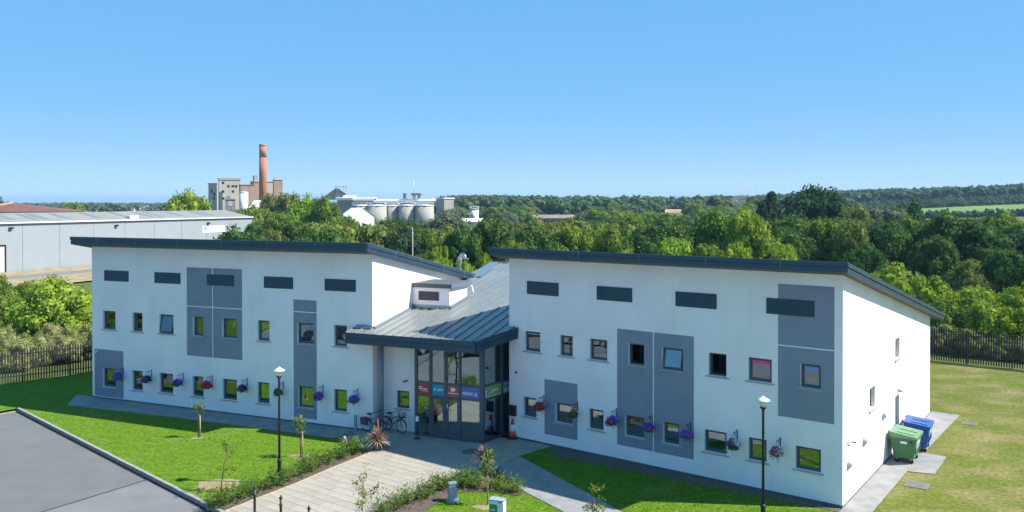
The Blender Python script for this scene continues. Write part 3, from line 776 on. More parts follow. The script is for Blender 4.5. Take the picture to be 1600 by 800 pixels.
GV = 0.25
def lbox(name, u0, u1, z0, z1, d0=0.0, d1=0.1, mat="frame_paint", parent=None, fr='L', v=GV):
    return bpart(name, MB().box(u0, u1, v + d0, v + d1, z0, z1), mat, fr) if parent is None else obj(name, MB().box(u0, u1, v + d0, v + d1, z0, z1), mat, parent)
cols = [2.40, 3.06, 3.20, 3.88, 4.02, 4.66, 4.77, 5.76]
muls = [(2.26, 2.40), (3.06, 3.20), (3.88, 4.02), (4.66, 4.77), (5.76, 5.98)]
ZT = 4.62
for a, b in muls: lbox("mullion", a, b, 0.0, ZT + 0.0, -0.03, 0.12)
bays = [(2.40, 3.06), (3.20, 3.88), (4.02, 4.66), (4.77, 5.76)]
signs = ["sign_red", "sign_teal", "sign_orange", "sign_blue"]
def lettering(kind, w, h):
    m = MB()
    def bar(x0, x1, z0, z1, mi=0): m.box(x0 * w, x1 * w, -0.009, -0.004, z0 * h, z1 * h, mi)
    def word(x0, x1, z, hh, seed):
        rr_ = random.Random(seed); x = x0
        while x < x1:
            d = rr_.uniform(0.025, 0.05); bar(x, min(x + d, x1), z + rr_.choice((0, 0, -0.02)), z + hh * rr_.uniform(0.75, 1.1)); x += d + 0.014
    if kind == 0:
        m.face([(0.1 * w, -0.009, .62 * h), (.2 * w, -0.009, .58 * h), (.48 * w, -0.009, .62 * h), (.2 * w, -0.009, .70 * h)])
        word(.1, .8, .42, .12, 1); word(.3, .9, .28, .05, 2)
    if kind == 1:
        m.face([(.08 * w, -.009, .42 * h), (.14 * w, -.009, .42 * h), (.34 * w, -.009, .62 * h), (.27 * w, -.009, .62 * h)])
        m.face([(.16 * w, -.009, .62 * h), (.22 * w, -.009, .42 * h), (.27 * w, -.009, .42 * h), (.21 * w, -.009, .62 * h)])
        word(.4, .9, .45, .13, 3)
    if kind == 2:
        c = [(.5 * w + .2 * w * cos(t), -.009, .64 * h + .17 * h * sin(t)) for t in np.linspace(0, 2 * pi, 17)[:-1]]; m.face(c)
        m.face([(.33 * w, -.009, .45 * h), (.48 * w, -.009, .48 * h), (.36 * w, -.009, .6 * h)])
        word(.08, .94, .28, .1, 4)
    if kind == 3:
        word(.08, .64, .46, .09, 5); word(.08, .64, .32, .09, 6)
        for a, b, c_, d in ((.68, .79, .28, .44), (.79, .90, .28, .44), (.735, .845, .46, .62)):
            m.face([(a * w, -.009, c_ * h), (b * w, -.009, c_ * h), ((a + b) / 2 * w, -.009, d * h)])
    if kind == 4:
        bar(.05, .12, .2, .75); word(.4, .78, .5, .16, 7); word(.25, .6, .38, .06, 8); word(.08, .95, .12, .06, 9)
    if kind == 5:
        m.face([(.08 * w, -.009, .1 * h), (.92 * w, -.009, .1 * h), (.92 * w, -.009, .35 * h), (.5 * w, -.009, .52 * h), (.08 * w, -.009, .38 * h)])
        word(.15, .8, .72, .1, 10)
    return m
for i, (a, b) in enumerate(bays):
    lbox("transom", a, b, 2.64, 2.72, -0.02, 0.1); lbox("transom", a, b, 1.99, 2.08, -0.02, 0.1); lbox("transom", a, b, ZT - 0.1, ZT, -0.02, 0.1)
    lbox("glass_pane", a - .003, b + .003, 2.72, ZT - 0.1, 0.03, 0.04, "screen_glass")
    sg = obj("sign_panel", MB().box(0, b - a, 0, 0.012, 0, 0.56), signs[i], office, floc('L', a, GV + 0.02, 2.08), AL)
    sg["label"] = ["red sign with a white emblem over white lettering", "teal sign with a white cross emblem", "orange red sign with a round white emblem", "blue sign with white lettering and a white triangle of triangles"][i]
    obj("lettering", lettering(i, b - a, 0.56), "sign_letter", sg)
    if i in (1, 2):
        w = b - a; t = 0.085; z1 = 1.985
        d = MB(); d.box(0, t, 0, 0.06, 0, z1); d.box(w - t, w, 0, 0.06, 0, z1); d.box(t, w - t, 0.001, 0.059, 0, 0.16); d.box(t, w - t, 0.001, 0.059, z1 - t, z1)
        dr = obj("door_leaf", d, "frame_paint", office, floc('L', a, GV - 0.01, 0.02), AL)
        obj("pane", MB().box(t - .003, w - t + .003, 0.025, 0.035, 0.16, z1 - t), "screen_glass", dr)
        hx = w - 0.05 if i == 1 else 0.05
        s_ = -1 if i == 1 else 1
        obj("pull_handle", MB().tube([(hx, 0.0, 0.72), (hx + s_ * 0.09, -0.09, 0.72), (hx + s_ * 0.09, -0.09, 1.42), (hx, 0.0, 1.42)], 0.016, 8), "chrome", dr)
        if i == 2: obj("lock_plate", MB().box(0.01, 0.05, -0.006, -0.001, 1.5, 1.72), "white_plastic", dr)
    else:
        lbox("transom", a, b, 0.0, 0.10, -0.02, 0.1)
        lbox("glass_pane", a - .003, b + .003, 0.10, 1.99, 0.03, 0.04, "screen_glass")
# return of the screen, parallel to the right wing's side
RU = -16.01
rbays = [(-1.42, -0.12), (0.0, 1.2)]
rf = (floc('R', RU, 0, 0), AR + pi / 2)
def rbox(name, v0, v1, z0, z1, d0, d1, mat="frame_paint"): return obj(name, MB().box(v0, v1, -d1, -d0, z0, z1), mat, office, *rf)
rbox("mullion", -1.62, -1.42, 0, ZT, -0.12, 0.03); rbox("mullion", -0.12, 0.0, 0, ZT + 0.3, -0.1, 0.03); rbox("mullion", 1.2, 1.3, 0, ZT + .5, -0.1, 0.03)
for i, (a, b) in enumerate(rbays):
    for z0, z1 in ((2.64, 2.72), (1.99, 2.08), (0, 0.1), (ZT - 0.1 + .1 * i, ZT + .1 * i)): rbox("transom", a, b, z0, z1, -0.1, 0.02)
    rbox("glass_pane", a - .003, b + .003, 2.72, ZT - 0.1 + .1 * i, -0.04, -0.03, "screen_glass"); rbox("glass_pane", a - .003, b + .003, 0.1, 1.99, -0.04, -0.03, "screen_glass")
    sg = obj("sign_panel", MB().box(0, b - a, 0, 0.012, 0, 0.56), ["sign_green", "sign_paleblue"][i], office, floc('R', RU + 0.0, a, 2.08), AR + pi / 2)
    sg["label"] = ["wide lime green sign with pale lettering", "pale blue sign with a white lower part"][i]
    obj("lettering", lettering(4 + i, b - a, 0.56), "sign_letter", sg)
# lobby behind the glass
m = MB()
lob = [WL(2.3, 0.5), WL(5.85, 0.5), WR(-16.2, -1.2), WR(-16.2, 1.2), WR(-16.2, 5.0), WL(2.3, 6.5)]
lob = [(p[0] - B0[0], p[1] - B0[1]) for p in lob]
m.face([(p[0], p[1], 0.02) for p in lob]); m.face([(lob[4][0], lob[4][1], 0), (lob[5][0], lob[5][1], 0), (lob[5][0], lob[5][1], 5.2), (lob[4][0], lob[4][1], 5.2)][::-1]); m.face([(lob[5][0], lob[5][1], 0), (lob[0][0], lob[0][1], 0), (lob[0][0], lob[0][1], 4.8), (lob[5][0], lob[5][1], 5.2)][::-1])
m.face([(lob[3][0], lob[3][1], 0), (lob[4][0], lob[4][1], 0), (lob[4][0], lob[4][1], 5.2), (lob[3][0], lob[3][1], 5.0)][::-1])
obj("lobby_wall", m, "interior_pale", office)
m = MB()
for k in range(9): m.box(3.3 + k * 0.22, 3.52 + k * 0.22, 4.2, 5.4, 0.25 + k * 0.27, 0.33 + k * 0.27)
bpart("lobby_stair", m, "interior", 'L')
bpart("reception_desk", MB().box(2.6, 4.2, 3.0, 3.6, 0.03, 1.1), "interior", 'L')

# atrium roof: standing seam panels
C0 = toL(WR(UR0, 0.0)); Cr = toL(WR(UR0, 12.0))
vt_ = 15.0; tt = (vt_ - C0[1]) / (Cr[1] - C0[1]); C1 = (C0[0] + (Cr[0] - C0[0]) * tt, vt_)
E2 = (6.93, 2.15); E1a = (6.06, -0.85); E1b = (6.22, -0.33)
E2r = toL(WR(-15.08, -0.01)); 
rp = [(-1.0, -0.85), E1a, E1b, E2r, C0, C1, (-0.25, vt_), (-0.25, 11.0), (0.004, 10.6), (0.004, -0.03), (-1.0, -0.03)]
pitch_ = 0.53
k = 0; u = -1.0
while u < 8.2:
    st = clip(clip(rp, lambda p: p[0] - u), lambda p: u + pitch_ - p[0])
    if len(st) > 2 and abs(area(st)) > 0.02:
        # a strip cut by the concave outline can hold a sliver joint; fine for a flat sheet
        bpart("roof_panel", MB().prism(st, 0.04, 0, ztop=rz_), "roof_metal", 'L')
        on = [p[1] for p in st if abs(p[0] - u) < 1e-6]
        if len(on) >= 2:
            a, b = min(on) - 0.01, max(on)
            sh = lambda x, y, z: (x, y, z + rz_(x, y))
            bpart("roof_seam", MB().box(u - 0.022, u + 0.022, a, b, -0.01, 0.055, fn=sh), "roof_metal", 'L')
    u += pitch_
soff = clip(rp, lambda p: 3.0 - p[1])
bpart("canopy_soffit", MB().prism(soff, 0.40, 0, ztop=lambda u, v: rz_(u, v) - 0.045), "soffit_paint", 'L')
def fascia_run(a, b, name):
    dx, dy = b[0] - a[0], b[1] - a[1]; l = sqrt(dx * dx + dy * dy); nx, ny = dy / l, -dx / l
    for top, bot, off in ((0.012, -0.235, 0.06), (-0.262, -0.535, 0.03)):
        m = MB(); za, zb = rz_(*a), rz_(*b)
        P = [(a[0], a[1]), (b[0], b[1]), (b[0] + nx * off, b[1] + ny * off), (a[0] + nx * off, a[1] + ny * off)]
        Z = [za, zb, zb, za]
        lo = [(P[i][0], P[i][1], Z[i] + bot) for i in range(4)]; hi = [(P[i][0], P[i][1], Z[i] + top) for i in range(4)]
        m.face(hi[::-1]); m.face(lo)
        for i in range(4):
            j = (i + 1) % 4; m.face([lo[j], lo[i], hi[i], hi[j]])
        bpart(name, m, "fascia_paint", 'L')
fascia_run((-1.0, -0.85), E1a, "canopy_fascia"); fascia_run(E1a, E1b, "canopy_fascia"); fascia_run(E1b, E2r, "canopy_fascia")
fascia_run((-1.0, -0.03), (-1.0, -0.85), "canopy_fascia")
fl = [(-0.25, vt_ + .02), (0.42, vt_ + .02), (0.95, 10.9), (0.25, 10.9)]
bpart("valley_flashing", MB().prism(fl, 0.02, 0, ztop=lambda u, v: rz_(u, v) + 0.07), "flashing_metal", 'L')
m = MB()
sh = lambda x, y, z: (x, y, z + rz_(x, y))
m.box(0.004, 0.16, 0.0, 4.0, 0.0, 0.10, fn=sh); m.box(-0.9, 0.0, -0.10, -0.012, 0.05, 0.17, fn=sh); m.box(-0.6, 0.0, -0.16, -0.1, 0.02, 0.09, fn=sh)
bpart("wall_flashing", m, "flashing_metal", 'L')
m = MB().face([(-0.25, vt_, 0), (8, vt_, 0), (8, vt_, rz_(0, vt_) - .05), (-0.25, vt_, rz_(0, vt_) - .05)][::-1])
mm = MB(); mm.face([(-0.25, vt_ + .01, 0), (C1[0], vt_ + .01, 0), (C1[0], vt_ + .01, rz_(0, vt_)), (-0.25, vt_ + .01, rz_(0, vt_))][::-1])
bpart("rear_wall", mm, "white_render", 'L')
bpart("ridge_cap", MB().box(-0.25, C1[0], vt_ - 0.1, vt_ + 0.12, rz_(0, vt_) + 0.0, rz_(0, vt_) + 0.07), "roof_metal", 'L')
# dormer box on the atrium roof
m = MB(); m.box(0.003, 2.25, 4.05, 6.2, 5.4, 6.86); dorm = bpart("dormer", m, "white_render", 'L')
obj("dormer_roof", MB().box(0.003, 2.42, 3.93, 6.42, 6.87, 7.09), "soffit_paint", dorm)
obj("dormer_fascia", MB().box(2.421, 2.44, 3.93, 6.42, 6.88, 7.085), "flashing_metal", dorm)
m = MB(); m.box(0.005, 2.3, 3.97, 4.049, rz_(0, 4) + 0.0, rz_(0, 4) + 0.16); m.box(2.251, 2.36, 4.0, 6.2, -0.05, 0.16, fn=sh); obj("dormer_flashing", m, "flashing_metal", dorm)
vd = vent('L', 0.38, 1.60, 6.18, 6.66, "dark_louvre", v=4.05)
obj("downpipe", MB().tube([(2.30, 6.28, 6.86), (2.46, 6.36, 6.78), (2.52, 6.4, 6.5), (2.5, 6.4, 6.2)], 0.045, 8), "white_plastic", dorm)
# flue
fb = MB().tube([(0, 0, -1.3), (0, 0, 0.42), (0.04, -0.01, 0.58), (0.14, -0.04, 0.72), (0.28, -0.08, 0.76), (0.40, -0.12, 0.68), (0.45, -0.14, 0.52)], [0.135] * 7, 14)
obj("flue_pipe", fb, "chrome", office, floc('L', -1.05, 12.0, 7.35), AL)

# fittings on the facades
def fitting(name, fr, u, z, mb, mat, v=0.0): return obj(name, mb, mat, office, floc(fr, u, v, z), FR[fr][1])
fitting("dome_camera", 'L', -18.75, 2.72, MB().tube([(0, 0, 0.05), (0, -0.14, 0.05), (0, -0.16, -0.05)], 0.045, 8), "white_plastic")
fitting("alarm_beacon", 'R', -15.15, 3.22, MB().lathe([(0.07, -.03), (0.07, 0.03), (0.03, 0.07)], 12, (0, -0.05)), "sign_red")
fitting("wall_camera", 'L', 1.55, 2.55, MB().tube([(0, 0, 0), (0, -0.1, 0), (-0.16, -0.16, -0.04)], 0.04, 8), "frame_paint", 0.75)
cm = MB().tube([(0, 0, 0.25), (-.05, -0.08, 0.35), (0.05, -0.3, 0.4)], 0.03, 8); cm.box(-0.02, 0.08, -0.55, -0.3, 0.36, 0.46); cm.lathe([(0.02, .1), (0.08, .14), (0.08, .22)], 10, (0, -.12)); cm.tube([(0, 0, .3), (0, -.12, .22)], .02, 6)
tag(obj("security_camera", cm, "galvanised", None, (*WR(0.0, 0.55), 2.15), AR + pi / 2), "grey bracket camera at the front corner of the sunlit white side wall", "security camera").scale = (.62, .62, .62)
mbx = MB().box(0, 0.34, -0.16, 0, 0, 0.50); mbx.box(0.03, 0.31, -0.17, -0.16, 0.36, 0.41)
tag(obj("mailbox", mbx, "black_paint", None, (*WR(-15.5, -0.002), 1.12), AR), "black wall mailbox just right of the glazed entrance above the traffic cone", "mailbox")

# ------------------------------------------------------------------ hanging baskets
def leaf_cloud(n, rad, size, squash=0.75, seed=0, drop=0.0):
    g = np.random.default_rng(seed)
    d = g.normal(size=(n, 3)); d /= np.linalg.norm(d, axis=1, keepdims=True)
    p = d * rad * (0.55 + 0.45 * g.random((n, 1))); p[:, 2] *= squash; p[:, 2] -= drop * (np.hypot(p[:, 0], p[:, 1]) / rad) ** 2
    nrm = d + g.normal(size=(n, 3)) * 0.6; nrm /= np.linalg.norm(nrm, axis=1, keepdims=True)
    a = np.cross(nrm, g.normal(size=(n, 3))); a /= np.linalg.norm(a, axis=1, keepdims=True); b = np.cross(nrm, a)
    s = size * (0.6 + 0.8 * g.random((n, 1)))
    return np.stack([p - a * s, p - b * s * 0.8, p + a * s, p + b * s * 0.8], 1).reshape(-1, 3)
BASK = [('L', 193.0, 580, ("petal_violet",), "hanging basket of violet flowers on the leftmost grey panel of the left wing"),
        ('L', 237.0, 584, ("petal_violet", "petal_dark"), "round deep violet hanging basket between the second and third ground floor windows, left wing"),
        ('L', 286.3, 589, ("petal_dark", "petal_violet"), "near black violet hanging basket right of the third ground floor window of the left wing"),
        ('L', 331.6, 592.5, ("petal_red",), "red flowered hanging basket on the left wing, the only red one there"),
        ('L', 386.5, 597.5, ("petal_violet", "petal_dark"), "blue violet hanging basket left of the left lamp post, by the fifth ground floor window"),
        ('L', 443.0, 603, ("petal_dark", None), "mostly green hanging basket behind the pole of the left lamp post"),
        ('L', 505.0, 608.5, ("petal_pink", "petal_purple", "petal_violet"), "pink and purple hanging basket beside the narrow tall grey panel of the left wing"),
        ('L', 559.5, 614, ("petal_violet", "petal_violet"), "big bright violet hanging basket nearest the bicycles at the end of the left wing"),
        ('R', 849.8, 625, ("petal_red", "petal_red"), "red hanging basket nearest the entrance on the right wing"),
        ('R', 902.8, 635.5, (None,), "green hanging basket without flowers on the right wing"),
        ('R', 963.3, 646, ("petal_purple", "petal_violet", "petal_red"), "purple and red hanging basket at the left edge of the wide grey panel"),
        ('R', 1020.0, 656, ("petal_violet", "petal_purple"), "violet hanging basket in the middle of the wide grey panel on the right wing"),
        ('R', 1079.5, 667.5, ("petal_violet", "petal_purple"), "violet and mauve hanging basket at the right edge of the wide grey panel"),
        ('R', 1152.0, 680, ("petal_purple", "petal_white", "petal_dark"), "purple and white hanging basket left of the right lamp post"),
        ('R', 1219.5, 692, ("petal_pink", "petal_white"), "magenta and white hanging basket right of the right lamp post")]
def on_facade(fr, px, py, v=0.0):
    O, A = (OL, AL) if fr == 'L' else (OR, AR)
    n = np.array([-sin(A), cos(A)]); d = ray(px, py)
    t = (n @ np.array(O) + v) / (n @ d[:2]); p = d * t
    return float((p[0] - O[0]) * cos(A) + (p[1] - O[1]) * sin(A)), float(p[2] + CAM_H)
for k, (fr, px, py, pet, lab) in enumerate(BASK):
    u, z = on_facade(fr, px, py)
    p = WL(u, 0) if fr == 'L' else WR(u, 0)
    A = AL if fr == 'L' else AR
    t = thing("hanging_basket", lab, "hanging basket", (*p, z - 0.62), A, "hanging baskets along the ground floor")
    zt = 0.78
    b = MB(); b.box(-0.02, 0.02, -0.012, -0.001, 0.44, 0.86); b.tube([(0, -0.01, 0.80), (0, -0.40, 0.80)], 0.011, 6); b.tube([(0, -0.01, 0.52), (0, -0.20, 0.66), (0, -0.34, 0.79)], 0.009, 6)
    b.tube([(0, -0.12, 0.74), (0, -0.17, 0.69), (0, -0.22, 0.74), (0, -.17, .79), (0, -.12, .74)], 0.008, 6); b.tube([(0, -0.40, 0.80), (0, -0.42, 0.83), (0, -0.44, 0.80), (0, -0.42, 0.76)], 0.008, 6)
    obj("bracket", b, "black_paint", t)
    c = MB()
    for q in range(4): c.tube([(0, -0.42, 0.77), (0.16 * cos(q * pi / 2 + .4), -0.42 + 0.16 * sin(q * pi / 2 + .4), 0.38)], 0.004, 4)
    obj("chain", c, "galvanised", t)
    obj("basket", MB().lathe([(0.06, 0.17), (0.13, 0.22), (0.17, 0.32), (0.175, 0.38)], 12, (0, -0.42)), "basket_coir", t)
    sp = R.uniform(1.05, 1.25)
    lf = leaf_cloud(260, 0.22 * sp, 0.035, 0.7, 100 + k, 0.1) + np.array([0, -0.42, 0.42])
    gt = np.random.default_rng(500 + k); tv = []
    for q in range(9):
        a_ = gt.uniform(0, 2 * pi); l_ = gt.uniform(.12, .34)
        for w_ in np.linspace(0, 1, 9):
            c_ = np.array([cos(a_) * (.19 + .09 * w_), -.42 + sin(a_) * (.19 + .09 * w_), .38 - l_ * w_]) + gt.normal(size=3) * .018
            n_ = gt.normal(size=3); n_ /= np.linalg.norm(n_); x_ = np.cross(n_, gt.normal(size=3)); x_ /= np.linalg.norm(x_); y_ = np.cross(n_, x_); z_ = .03 * gt.uniform(.7, 1.3)
            tv += [c_ - x_ * z_, c_ - y_ * z_ * .7, c_ + x_ * z_, c_ + y_ * z_ * .7]
    lf = np.concatenate([lf, np.array(tv)])
    obj("foliage", quads_mesh("foliage", lf, "leaf_mid" if pet[0] else "leaf_olive"), None, t)
    for q, pm in enumerate(pet):
        if pm is None: continue
        off = [(-0.05, 0, 0), (0.07, .02, 0.02), (0, -.05, -.07)][q] if len(pet) > 1 else (0, 0, 0)
        fl_ = leaf_cloud(420 // (1 if len(pet) == 1 else 2), 0.26 * sp * (1 if len(pet) == 1 else 0.85), 0.042, 0.72, 200 + k * 3 + q, 0.12) + np.array([off[0], -0.42 + off[1], 0.43 + off[2]])
        obj("flowers", quads_mesh("flowers", fl_, pm), None, t)

# ------------------------------------------------------------------ street furniture
def lamp(px, D, label):
    x, y = at(px, D)
    t = thing("lamp_post", label, "lamp post", (x, y, 0), 0, "black lamp posts on the lawns")
    obj("base_sleeve", MB().lathe([(0.13, 0), (0.13, 0.05), (0.085, 0.09), (0.08, 0.9), (0.10, 0.93), (0.10, 0.97), (0.055, 1.02)], 16), "black_paint", t)
    obj("pole", MB().lathe([(0.05, 1.0), (0.042, 4.22), (0.05, 4.24), (0.05, 4.30)], 14), "black_paint", t)
    ln = obj("lantern", MB().lathe([(0.04, 4.28), (0.11, 4.36), (0.12, 4.39)], 18), "black_paint", t)
    obj("lantern_bowl", MB().lathe([(0.09, 4.391), (0.125, 4.5), (0.14, 4.60)], 18), "cream_glass", ln)
    obj("lantern_hood", MB().lathe([(0.235, 4.605), (0.23, 4.63), (0.12, 4.69), (0.05, 4.74), (0.02, 4.77)], 20), "white_plastic", ln)
    return t
lamp(435, 33.4, "black lamp post with white hood on the left lawn before the left wing")
lamp(1193, 28.3, "black lamp post with white hood before the right wing, at the lower edge")
for k, (px, D, lab) in enumerate(((396, 30.1, "leftmost and tallest looking of the three black bollards on the paving"), (437, 29.1, "middle one of the three black bollards on the paving"), (481, 28.1, "rightmost of the three black bollards, only its top in view"))):
    t = thing("bollard", lab, "bollard", (*at(px, D), 0), 0, "black bollards across the paved approach")
    obj("post", MB().lathe([(0.09, 0), (0.09, 0.03), (0.05, 0.06), (0.046, 0.66), (0.062, 0.67), (0.062, 0.73), (0.046, 0.74), (0.042, 0.93)], 14), "black_paint", t)
    obj("finial", MB().lathe([(0.042, 0.931), (0.065, 0.94), (0.065, 0.975), (0.03, 1.01), (0.02, 1.05), (0.005, 1.07)], 14), "black_paint", t)
# parked cars on the car park in front of the building (they mirror in the glazing)
pmat("car_paint_dark", (0.02, 0.025, 0.035), 0.25, var=0.03, spec=0.6, coat=0.6)
pmat("car_paint_silver", (0.42, 0.43, 0.44), 0.3, metal=0.5, var=0.03, coat=0.6)
pmat("car_paint_blue", (0.03, 0.08, 0.25), 0.25, var=0.03, coat=0.6)
pmat("car_glass", (0.02, 0.025, 0.03), 0.08, var=0.02, spec=0.8)
def car(x, y, rz, paint, label):
    t = thing("parked_car", label, "car", (x, y, -0.145), rz, "cars parked before the building")
    lo = [(-2.1, .28), (-2.12, .75), (-1.95, .95), (1.15, .98), (2.0, .82), (2.12, .55), (2.1, .28)]
    cab = [(-1.85, .94), (-1.45, 1.42), (.25, 1.46), (1.15, .97)]
    def slab(pf, w0, w1):
        m = MB(); zz = [p[1] for p in pf]; z0, z1 = min(zz), max(zz); wd_ = lambda z: w0 + (w1 - w0) * (z - z0) / (z1 - z0)
        a = [(p[0], -wd_(p[1]), p[1]) for p in pf]; b = [(p[0], wd_(p[1]), p[1]) for p in pf]
        m.face(a[::-1]); m.face(b)
        for i in range(len(pf)):
            j = (i + 1) % len(pf); m.face([a[i], a[j], b[j], b[i]])
        return m
    obj("body", slab(lo, .88, .84), paint, t); c = obj("cabin", slab(cab, .80, .64), paint, t)
    g = MB()
    for sg in (-1, 1):
        for q in (((-1.6, 1.0), (-1.36, 1.36), (-.55, 1.38), (-.55, 1.0)), ((-.48, 1.0), (-.48, 1.38), (.2, 1.4), (.85, 1.0))):
            g.face([(p[0], sg * (.805 - .16 * (p[1] - .94) / .52 + .006), p[1]) for p in q])
    g.face([(1.12, -.72, 1.0), (1.12, .72, 1.0), (.3, .62, 1.43), (.3, -.62, 1.43)]); g.face([(-1.84, -.72, 1.0), (-1.84, .72, 1.0), (-1.5, .62, 1.38), (-1.5, -.62, 1.38)])
    obj("glazing", g, "car_glass", c)
    for wx in (-1.32, 1.35):
        for sg in (-1, 1):
            w = obj("wheel", MB().tube([(wx, sg * .72, .32), (wx, sg * .9, .32)], .32, 18), "black_rubber", t); obj("rim", MB().tube([(wx, sg * .89, .32), (wx, sg * .91, .32)], .2, 12), "galvanised", w)
    for sg in (-1, 1):
        obj("headlight", MB().box(1.98, 2.1, sg * .68 - .14, sg * .68 + .14, .62, .74), "sign_white", t); obj("tail_light", MB().box(-2.14, -2.06, sg * .7 - .1, sg * .7 + .1, .7, .88), "sign_red", t)
for x, y, rz, p, lab in ((-18.5, 23.5, 2.3, "car_paint_dark", "dark car on the car park in front of the building"), (-23.5, 26.5, 2.2, "car_paint_silver", "silver car on the car park in front of the building"), (-27.5, 22.0, 2.4, "car_paint_blue", "blue car on the car park in front of the building"), (-21.0, 18.5, 2.3, "car_paint_silver", "second silver car, nearer, on the car park"), (-33.0, 27.0, 2.2, "car_paint_dark", "second dark car, farther left, on the car park")):
    car(x, y, rz, p, lab)
# bins
def bin4(u, v, rz, body, lid, label):
    t = thing("waste_container", label, "waste container", (*WR(u, v), 0.025), AR + rz)
    m = MB()
    lo = [(0.14, 0.10), (0.92, 0.10), (0.92, 1.27), (0.14, 1.27)]; hi = [(0.0, 0.0), (1.04, 0.0), (1.04, 1.37), (0.0, 1.37)]
    zl, zh = 0.22, 1.10
    m.face([(*p, zl) for p in lo][::-1]); m.face([(*p, zh) for p in hi])
    for i in range(4):
        j = (i + 1) % 4; m.face([(*lo[i], zl), (*lo[j], zl), (*hi[j], zh), (*hi[i], zh)])
    m.box(-0.02, 1.06, -0.02, 1.39, 1.04, 1.12)
    for v0 in (0.25, 0.66, 1.07): m.box(0.93, 1.02, v0, v0 + .05, .45, 1.04)
    obj("body", m, body, t)
    m = MB(); m.box(-0.03, 1.09, -0.03, 1.40, 1.125, 1.22, fn=lambda x, y, z: (x, y, z + (0.12 * (1 - x / 1.06) if z > 1.2 else 0)))
    m.box(0.25, 0.95, 0.2, 0.6, 1.215, 1.25, fn=lambda x, y, z: (x, y, z + 0.12 * (1 - x / 1.06))); m.box(0.25, 0.95, 0.77, 1.17, 1.215, 1.25, fn=lambda x, y, z: (x, y, z + 0.12 * (1 - x / 1.06)))
    obj("lid", m, lid, t)
    for y in (0.12, 1.15): obj("hinge", MB().tube([(-0.06, y, 1.28), (-0.06, y + 0.12, 1.28)], 0.05, 8), "black_rubber", t)
    for y in (-0.05, 1.42): obj("lift_trunnion", MB().tube([(0.85, y, 1.0), (0.85, y + (0.06 if y > 0 else -0.06), 1.0)], 0.045, 8), "black_rubber", t)
    for x, y in ((0.24, 0.2), (0.24, 1.17), (0.82, 0.2), (0.82, 1.17)):
        w = obj("wheel", MB().tube([(x, y - .03, 0.10), (x, y + .03, 0.10)], 0.10, 12), "black_rubber", t)
        obj("wheel_fork", MB().box(x - .05, x + .05, y - .05, y + .05, 0.16, 0.215), "galvanised", w)
    obj("name_plate", MB().box(0.42, 0.68, -0.006, 0.0, 0.88, 0.97, fn=lambda x, y, z: (x, y + (1.1 - z) * 0.11, z)), "sign_white", t)
    lb = obj("label_plate", MB().box(0.0, 0.006, 0.35, 1.0, 0.42, 0.95, fn=lambda x, y, z: (x + 1.045 - (1.1 - z) * 0.136, y, z)), "sign_white", t)
    s = MB()
    for z in (0.86, 0.79, 0.72, 0.6): s.box(0.006, 0.009, 0.4, 0.95 if z > .7 else .7, z, z + 0.03, fn=lambda x, y, q: (x + 1.045 - (1.1 - q) * 0.136, y, q))
    obj("label_print", s, "emblem_green", lb)
    return t
bin4(0.16, 6.95, 0.0, "bin_green", "bin_green_lid", "green four wheeled waste container by the white side wall, in front of the blue one")
bin4(0.30, 9.1, 0.06, "bin_blue", "bin_blue", "blue four wheeled waste container behind the green one")
# traffic cone
t = thing("traffic_cone", "orange and white traffic cone beside the glazed entrance", "traffic cone", (*G(801, 685), 0.026))
obj("base", MB().lathe([(0.33, 0), (0.33, 0.06), (0.30, 0.09), (0.2, .1)], 8), "black_rubber", t)
cn = MB(); cn.lathe([(0.20, 0.1), (0.155, 0.34)], 18); cn.lathe([(0.155, 0.34), (0.09, 0.66)], 18, mi=1); cn.lathe([(0.09, 0.66), (0.045, 0.92), (0.03, 0.94)], 18)
obj("cone", cn, ["cone_orange", "cone_white"], t)
# stand by the door, pedestal, lights, sign
t = thing("sanitiser_stand", "thin black stand with a white dispenser left of the entrance doors", "dispenser stand", (*G(652, 686), 0.026))
obj("foot", MB().lathe([(0.19, 0), (0.19, 0.015), (0.03, 0.03)], 14), "black_paint", t); obj("stem", MB().lathe([(0.022, 0.03), (0.022, 0.85)], 8), "black_paint", t)
obj("dispenser", MB().box(-0.07, 0.07, -0.06, 0.06, 0.84, 1.08), "white_plastic", t)
t = thing("service_pedestal", "grey metal service pedestal on the small lawn in front of the paving", "service pedestal", (*G(707, 783), 0), 0.35)
obj("base", MB().box(-0.24, 0.24, -0.22, 0.22, 0, 0.06), "galvanised", t); obj("cabinet", MB().box(-0.14, 0.14, -0.12, 0.12, 0.06, 0.68), "pedestal_paint", t); obj("cap", MB().box(-0.16, 0.16, -0.14, 0.14, 0.681, 0.72), "galvanised", t)
obj("cabinet_door", MB().box(-0.12, 0.12, -0.13, -0.121, 0.1, 0.62), "pedestal_paint", t)
t = thing("garden_light", "small yellow stone garden light on a green base on the left lawn", "garden light", (*G(538, 702), 0))
obj("base", MB().lathe([(0.24, 0), (0.22, 0.05), (0.10, 0.16), (0.09, .2)], 12), "green_sign", t)
m = MB(); m.box(-.09, .09, -.08, .08, .2, .48); m.lathe([(0.09, 0.48), (0.085, 0.54), (0.05, 0.6), (0.01, 0.62)], 10); obj("body", m, "sandstone", t); obj("lens", MB().box(-.05, .05, -.085, -.081, .38, .5), "cream_glass", t)
t = thing("charge_post", "white post with a green printed front at the lower edge beside the thin sapling", "information post", (*at(771, 28.6), 0), -0.35)
obj("pillar", MB().box(-0.17, 0.17, -0.05, 0.05, 0, 1.04), "white_plastic", t)
gp = obj("printed_front", MB().box(-0.145, 0.145, -0.058, -0.051, 0.12, 0.92), "green_sign", t)
s = MB()
